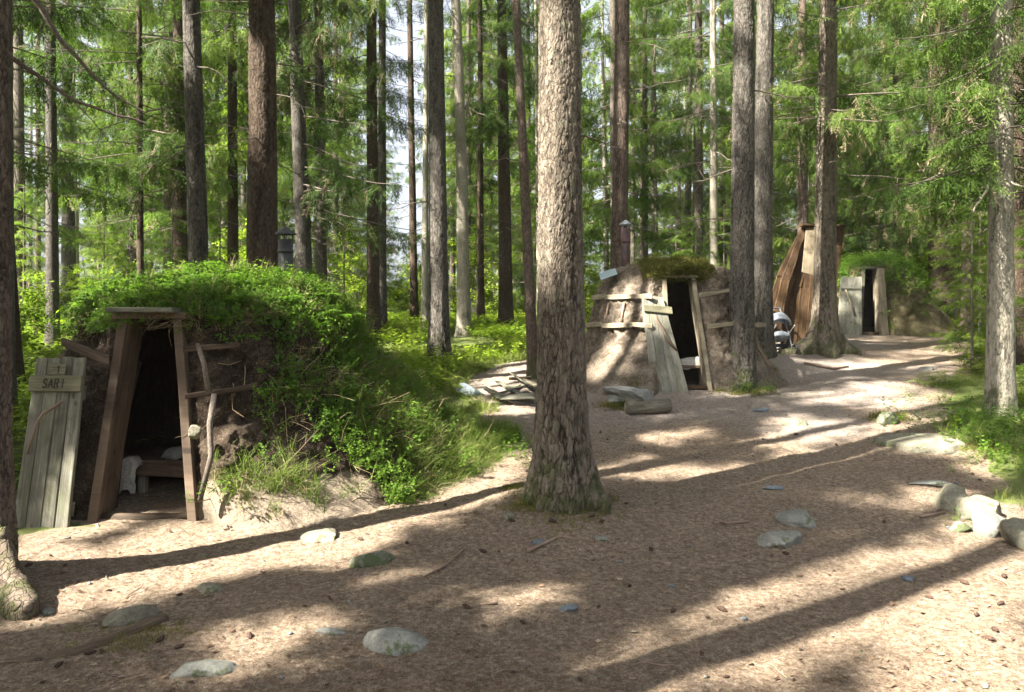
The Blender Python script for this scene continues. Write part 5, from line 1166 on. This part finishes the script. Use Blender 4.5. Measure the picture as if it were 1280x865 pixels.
# ground cover
rg = np.random.RandomState(31)
def cover_pts(K, y0, y1, xf, dens, clear=.35):
    Y_ = y0 + (y1 - y0) * rg.rand(K) ** .8; X_ = rg.uniform(xf[0], xf[1], K) * Y_ * .001
    b = barefrac(X_, Y_, .15); ok = (b < clear) & (fbm(np.c_[X_ * .9, Y_ * .9, X_ * 0], 2, 44) > dens)
    for mo_ in (mo1, mo2, mo3): ok &= np.hypot(X_ - mo_.c[0], Y_ - mo_.c[1]) > 1.25
    X_, Y_ = X_[ok], Y_[ok]; return np.stack([X_, Y_, gnd(X_, Y_) - .01], -1)
UP = lambda P: np.tile([[0, 0, 1.0]], (len(P), 1))
mb = MB()
P = cover_pts(15000, 8, 27, (-760, 60), -.35); scatter(mb, COVER, P, UP(P), .75, 1, seed=31)
P = cover_pts(3500, 12, 28, (60, 760), -.25); scatter(mb, COVER, P, UP(P), .8, 1, seed=32)
P = cover_pts(9000, 27, 62, (-850, 850), -.2); scatter(mb, COVER, P, UP(P), 1.7, 1, seed=33)
P = cover_pts(1500, 5.0, 12, (540, 900), .0); scatter(mb, TALL, P, UP(P), .6, 1, seed=34)
P = cover_pts(1500, 5, 8.5, (-900, -640), -.3); scatter(mb, COVER, P, UP(P), .6, 1, seed=35)
tag(mb.build('bilberry_undergrowth', M['leaf_bush']), 'bright green bilberry undergrowth carpeting the forest floor between the trunks', 'undergrowth', kind='stuff')
mb = MB()
P = cover_pts(5200, 7, 14, (-200, 60), -.4, .75); scatter(mb, GRASS, P, UP(P), .8, 1, seed=36)
P = cover_pts(1500, 5, 12, (520, 700), -.1, .8); scatter(mb, GRASS, P, UP(P), .6, 1, seed=37)
X_ = rg.uniform(-1.3, .1, 4200); Y_ = rg.uniform(6.5, 8.7, 4200); ok = barefrac(X_, Y_, .12) < .75; P = np.stack([X_, Y_, gnd(X_, Y_)], -1)[ok]; scatter(mb, GRASS, P, UP(P), .8, 1, seed=38)
P = cover_pts(1500, 7, 20, (-600, 700), .1, .5); scatter(mb, FERN, P, UP(P), .9, 1, seed=39)
tag(mb.build('forest_grass', M['grass']), 'fine green grass on the bank and verge beside the path', 'grass', kind='stuff')
mb = MB()
for (px, py, r, n) in ((704, 632, .34, 240), (660, 632, .12, 90), (735, 624, .2, 120), (927, 488, .35, 200), (1112, 523, .18, 120), (640, 612, .1, 50), (770, 508, .2, 90), (165, 800, .2, 60), (1215, 560, .35, 80)):
    c = at(px, py); X_ = c[0] + rg.normal(size=n) * r * .6; Y_ = c[1] + rg.normal(size=n) * r * .5; P = np.stack([X_, Y_, gnd(X_, Y_)], -1); scatter(mb, MOSS, P, UP(P), .55 if c[1] < 7 else .9, 1, seed=px)
tag(mb.build('moss_patches', M['moss']), 'olive moss tufts round trunk feet and stones', 'moss', kind='stuff')
mb = MB()
for (px, py, n, s) in ((692, 634, 10, .5), (668, 590, 8, .5), (655, 575, 16, .6), (1260, 540, 150, .7), (1270, 585, 70, .6), (1215, 530, 60, .5), (1190, 505, 60, .45), (940, 492, 40, .5), (800, 519, 5, .5), (1210, 655, 8, .3), (640, 560, 20, .7), (1230, 555, 30, .5), (262, 560, 10, .6)):
    c = at(px, py) if px != 262 else P3(262, 590, 5.6); w_ = .06 + .004 * n; X_ = c[0] + rg.normal(size=n) * w_; Y_ = c[1] + rg.normal(size=n) * w_ * .6; P = np.stack([X_, Y_, gnd(X_, Y_)], -1)
    if px == 262: P[:, 2] += .2
    scatter(mb, TALL, P, UP(P), s, 1, seed=px + 1)
tag(mb.build('herb_seedlings', M['leaf_berry']), 'low leafy herbs at the feet of trunks and along the right verge', 'herbs', kind='stuff')

# ================================================================== stones, logs, small things on the path
def R_(label, px, py, w, d, h, seed, mat='rock_grey', sink=.45, rot=0, facets=7, tilt=(0, 0), cat='rock', name='rock'):
    P = at(px, py); s = P[1] / 1000.0; o = rock(name, P, (w * s, d, h), rot, seed, mat, label, cat, None, facets, sink, tilt)
R_('pointed pale stone at the top of the four boulders by the right edge', 1188, 634, 66, .34, .30, 3, 'rock_pale', .40, .3)
R_('flat pale stone second from the top in the boulder row at the right edge', 1222, 645, 78, .30, .20, 7, 'rock_pale', .30, -.3)
R_('large two toned boulder third in the row at the right edge', 1243, 664, 80, .34, .32, 13, 'rock_grey', .42, -.2)
R_('rounded pitted boulder cut by the right edge of the view', 1282, 680, 70, .32, .32, 17, 'rock_pale', .42, .2)
R_('small mossy stone tucked under the boulder row at the right edge', 1200, 662, 30, .14, .10, 18, 'rock_green', .4)
R_('broad sunlit rock sunk in the path left of the pale right trunk', 1148, 555, 120, .75, .30, 21, 'rock_pale', .62, .1, 3)
R_('mossy stone on the shoulder of the broad sunlit rock', 1111, 530, 32, .22, .24, 23, 'rock_green', .45)
R_('pale stone with a flat top in the path below the nearer grey trunk', 994, 533, 42, .26, .14, 25, 'rock_pale', .40)
R_('smooth grey stone just behind the angular mossy one on the path', 999, 652, 58, .30, .17, 27, 'rock_grey', .5, 0, 3)
R_('angular mossy stone with a dark base right of the thickest trunk', 972, 678, 66, .24, .19, 29, 'rock_grey', .42, .2, 10)
R_('broad grey stone at the bottom of the view left of centre', 482, 811, 104, .26, .17, 31, 'rock_grey', .55, .1, 5)
R_('pale cracked flat stone with moss at the bottom left', 246, 842, 96, .18, .10, 33, 'rock_grey', .5, .3, 9)
R_('knobbly cream stone at the end of the sunken log', 164, 781, 74, .15, .16, 35, 'rock_pale', .45, .3, 5, (0, -.25))
R_('dark flat mossy stone in the shaded path below the grassy bank', 460, 703, 70, .20, .12, 37, 'rock_green', .4, .1)
R_('buried pale rock showing through the sunlit path below the bank', 400, 672, 56, .25, .12, 39, 'rock_pale', .55, 0, 3)
R_('small rounded tan stone left of the thickest trunk foot', 634, 649, 22, .12, .09, 41, 'rock_pale', .45, 0, 4)
R_('low dark blue stone in the trodden path near the lower middle', 711, 764, 30, .10, .06, 43, 'rock_blue', .4)
R_('narrow grey sliver of rock left of the broad grey stone', 412, 793, 44, .10, .05, 45, 'rock_grey', .5)
R_('left of two blue grey stones flush with the path at lower left', 278, 777, 26, .13, .03, 47, 'rock_blue', .5)
R_('right of two blue grey stones flush with the path at lower left', 313, 769, 20, .14, .03, 48, 'rock_blue', .5)
R_('low reddish stone in the path between the log and the buried rock', 262, 738, 38, .14, .07, 49, 'rock_pale', .45)
R_('grey stone at the foot of the sunlit root at the left edge', 60, 770, 28, .10, .06, 50, 'rock_grey', .45)
R_('flat dark stone in the path left of the pale flat topped stone', 952, 514, 26, .16, .10, 51, 'rock_blue', .4)
R_('small blue stone crossed by the trunk shadow at lower right', 1135, 726, 26, .08, .05, 53, 'rock_blue', .4)
R_('round whitish stone beside the foot of the nearer grey trunk', 952, 472, 18, .2, .2, 55, 'rock_pale', .4, 0, 3)
R_('dark stone lying flat right of the streak of sunlight behind the grey stones', 964, 611, 34, .1, .05, 57, 'rock_blue', .4)
R_('grey stone poking up below the thickest trunk', 750, 676, 24, .1, .05, 58, 'rock_grey', .4)
R_('grey stone beside the fallen bark piece below the thickest trunk', 672, 680, 26, .1, .05, 59, 'rock_blue', .4)
R_('long dark stone flush with the path above the boulder row', 1165, 605, 60, .2, .07, 60, 'rock_grey', .5)
R_('flat grey slab tilted against the grass by the split boards', 590, 494, 46, .55, .12, 61, 'rock_blue', .15, .5, 12, (.35, .1))
R_('large lichened boulder far behind between two trunks', 598, 402, 34, .8, 1.1, 63, 'rock_pale', .3)
R_('grey stone on the far path before the farthest hut', 1160, 462, 34, .3, .1, 64, 'rock_grey', .5)
# half buried log
p = [at(8, 832), at(60, 828), at(105, 815), at(150, 800), at(192, 783), at(208, 776)]; mb = MB(); tube(mb, [q + (0, 0, .004) for q in p], [.026, .034, .028, .035, .045, .03], 12, rough=.4, seed=8)
tag(mb.build('sunken_log', M['wood_brown'], None, True), 'dark root like log half sunk in the path leading to the cream stone', 'log')
for k, (pts, r, lb) in enumerate([([(530, 722), (555, 710), (572, 695), (580, 688)], .006, 'thin bent stick lying on the path below the grassy bank'), ([(893, 655), (912, 655), (936, 653)], .008, 'thin dark stick left of the smooth grey stone'),
                              ([(660, 690), (700, 672), (745, 680)], .010, 'curved piece of root below the thickest trunk'), ([(1150, 648), (1180, 643)], .012, 'red brown stick at the foot of the pointed pale stone'), ([(600, 757), (622, 757)], .007, 'small dark stick in the middle of the path'), ([(502, 766), (540, 764)], .005, 'short dry twig lower centre of the path'),
                              ([(1005, 455), (1040, 462), (1060, 460)], .02, 'crooked stick among the far roots'), ([(130, 862), (180, 846), (200, 842)], .008, 'dark bark strip at the lower left edge of the path')]):
    P = [at(*q) + (0, 0, r * .8) for q in pts]
    mb = MB(); tube(mb, P, r, 7, rough=.35, seed=k); tag(mb.build('stick', M['wood_stick'], None, True), lb, 'stick')
# split boards pile
rg = np.random.RandomState(4)
SL = [((612, 488), (640, 507), .05), ((622, 483), (660, 505), .05), ((640, 474), (668, 498), .06), ((610, 500), (648, 503), .05), ((618, 497), (655, 492), .05), ((630, 490), (668, 484), .05), ((636, 480), (664, 480), .06), ((625, 508), (668, 508), .07), ((645, 498), (672, 506), .05), ((650, 478), (672, 492), .05), ((628, 500), (650, 484), .04), ((606, 495), (630, 506), .04)]
for k, (a, b, w) in enumerate(SL):
    A, B = at(*a), at(*b); A = A + (0, 0, .04 + .02 * (k % 4)); B = B + (0, 0, .03 + .025 * ((k * 2) % 5)); d = B - A; wv = norm(np.cross(d, [0, 0, 1])) * w * 1.1 + np.array([0, 0, rg.uniform(-.03, .03)])
    mb = MB(); plank(mb, A, B, wv * .6, wv, np.array([0, 0, .010]), 6, 0, .006); o = mb.build('split_board', M['wood_light'] if k % 3 == 0 else M['wood_old'], loc=A); tag(o, 'pale split board in the loose heap behind the thickest trunk', 'board', 'split boards in the loose heap')
# pine cones, pebbles, twigs
def cone_mesh():
    n, m2 = 16, 16; t = np.linspace(0, 1, n); a = np.arange(m2) / m2 * 2 * PI; R = .016 * np.sin(PI * np.clip(t * .92 + .06, 0, 1)) ** .7; Tt, A_ = np.meshgrid(t, a, indexing='ij')
    r = np.repeat(R[:, None], m2, 1) * (1 + .28 * np.sin(A_ * 5 + Tt * 30) * np.sin(Tt * 34)); v = np.stack([(Tt - .5) * .075, r * np.cos(A_), r * np.sin(A_)], -1).reshape(-1, 3)
    i = np.arange(n - 1)[:, None] * m2; j = np.arange(m2)[None]; j2 = (j + 1) % m2; mb = MB(); mb.add(v, np.stack([i + j, i + j2, i + m2 + j2, i + m2 + j], -1).reshape(-1, 4)); return mb
proto_c = cone_mesh().build('spruce_cone', M['cone'], None, True); rg = np.random.RandomState(50)
def place_small(proto_o, K, lab, cat, grp, smin, smax, dz, ylo=3.5, yhi=9):
    n = 0; first = True
    while n < K:
        Y_ = ylo + (yhi - ylo) * rg.rand() ** 1.3; x = rg.uniform(-.63, .63) * Y_
        if barefrac(np.array([x]), np.array([Y_]), .05)[0] < .9: continue
        o = proto_o if first else proto_o.copy()
        if not first: COL.objects.link(o)
        first = False; n += 1; s = rg.uniform(smin, smax); o.location = (x, Y_, float(gnd([x], [Y_])[0]) + dz * s); o.rotation_euler = (rg.uniform(-.3, .3), rg.uniform(-.3, .3), rg.uniform(0, 6.28)); o.scale = (s, s, s); tag(o, lab, cat, grp)
place_small(proto_c, 64, 'dark fallen spruce cone lying on the needle strewn path', 'cone', 'fallen cones on the path', .35, .85, .012)
for v in range(3):
    o = rock('pebble', (0, 0, 0), (.055, .042, .026), 0, 200 + v, ['rock_grey', 'rock_blue', 'rock_pale'][v], detail=12)
    o.location = (0, 0, 0)
    place_small(o, 20, ['small grey pebble on the path', 'small bluish pebble on the path', 'small pale pebble on the path'][v], 'pebble', ['grey pebbles', 'bluish pebbles', 'pale pebbles'][v] + ' on the path', .3, .9, .006)
mb = MB(); tube(mb, [(-.09, 0, 0), (-.03, .012, .006), (.04, -.008, .004), (.09, .015, .0)], [.0035, .003, .0025, .0015], 5); o = mb.build('twig', M['wood_stick'], None, True)
place_small(o, 60, 'thin dry twig on the needle strewn path', 'twig', 'dry twigs on the path', .4, 1.2, .006)

# ================================================================== sky, sun, camera
w = bpy.data.worlds.new('World'); scene.world = w; w.use_nodes = True; t = w.node_tree; t.nodes.clear()
sky = t.nodes.new('ShaderNodeTexSky'); sky.sky_type = 'NISHITA'; sky.sun_disc = False; sky.sun_elevation = EL; sky.sun_rotation = math.atan2(-SH[0], -SH[1]); sky.air_density = 0.7; sky.dust_density = 5.0; sky.ozone_density = 1.0
bg = t.nodes.new('ShaderNodeBackground'); bg.inputs[1].default_value = 0.056; out = t.nodes.new('ShaderNodeOutputWorld'); hs = t.nodes.new('ShaderNodeHueSaturation'); hs.inputs['Saturation'].default_value = 0.4; t.links.new(sky.outputs[0], hs.inputs['Color']); t.links.new(hs.outputs[0], bg.inputs[0]); t.links.new(bg.outputs[0], out.inputs[0])
sl = bpy.data.lights.new('sun', 'SUN'); sl.energy = 5.0; sl.angle = math.radians(0.55); sl.color = (1.0, 0.94, 0.84)
so = bpy.data.objects.new('sun', sl); COL.objects.link(so); so.rotation_euler = TO_SUN.to_track_quat('Z', 'Y').to_euler(); so.location = (-10, -8, 20)
cam = bpy.data.cameras.new('camera'); co = bpy.data.objects.new('camera', cam); COL.objects.link(co); co.location = (0, 0, CAMZ); co.rotation_euler = (PI / 2, 0, 0)
cam.sensor_width = 36; cam.sensor_fit = 'HORIZONTAL'; cam.lens = 36 * 1000 / 1280; cam.shift_y = -32.5 / 1280; cam.clip_end = 2000; cam.clip_start = 0.05
scene.camera = co
scene.view_settings.view_transform = 'Standard'; scene.view_settings.look = 'None'; scene.view_settings.exposure = 3.05; scene.view_settings.gamma = 1.0; scene.view_settings.use_curve_mapping = False
scene.cycles.max_bounces = 6; scene.cycles.diffuse_bounces = 4; scene.cycles.glossy_bounces = 2; scene.cycles.transmission_bounces = 3; scene.cycles.use_denoising = True
scene.cycles.use_adaptive_sampling = True; scene.cycles.adaptive_threshold = 0.02; scene.cycles.caustics_reflective = False; scene.cycles.caustics_refractive = False; scene.cycles.sample_clamp_indirect = 6

if HAZE:
    mb = MB(); x0, x1, y0, y1, z0, z1 = -90, 90, -14, 75, -1.5, 24.0
    v = np.array([[x, y, z] for z in (z0, z1) for y in (y0, y1) for x in (x0, x1)], float)
    mb.add(v, [[0, 2, 3, 1], [4, 5, 7, 6], [0, 1, 5, 4], [2, 6, 7, 3], [0, 4, 6, 2], [1, 3, 7, 5]])
    m, t = nt('air'); pv = t.nodes.new('ShaderNodeVolumePrincipled'); pv.inputs['Density'].default_value = HAZE; pv.inputs['Color'].default_value = (0.96, 0.98, 1.0, 1); pv.inputs['Anisotropy'].default_value = 0.2
    out = t.nodes.new('ShaderNodeOutputMaterial'); t.links.new(pv.outputs[0], out.inputs['Volume'])
    tag(mb.build('haze', m), kind='stuff'); scene.cycles.volume_bounces = 1
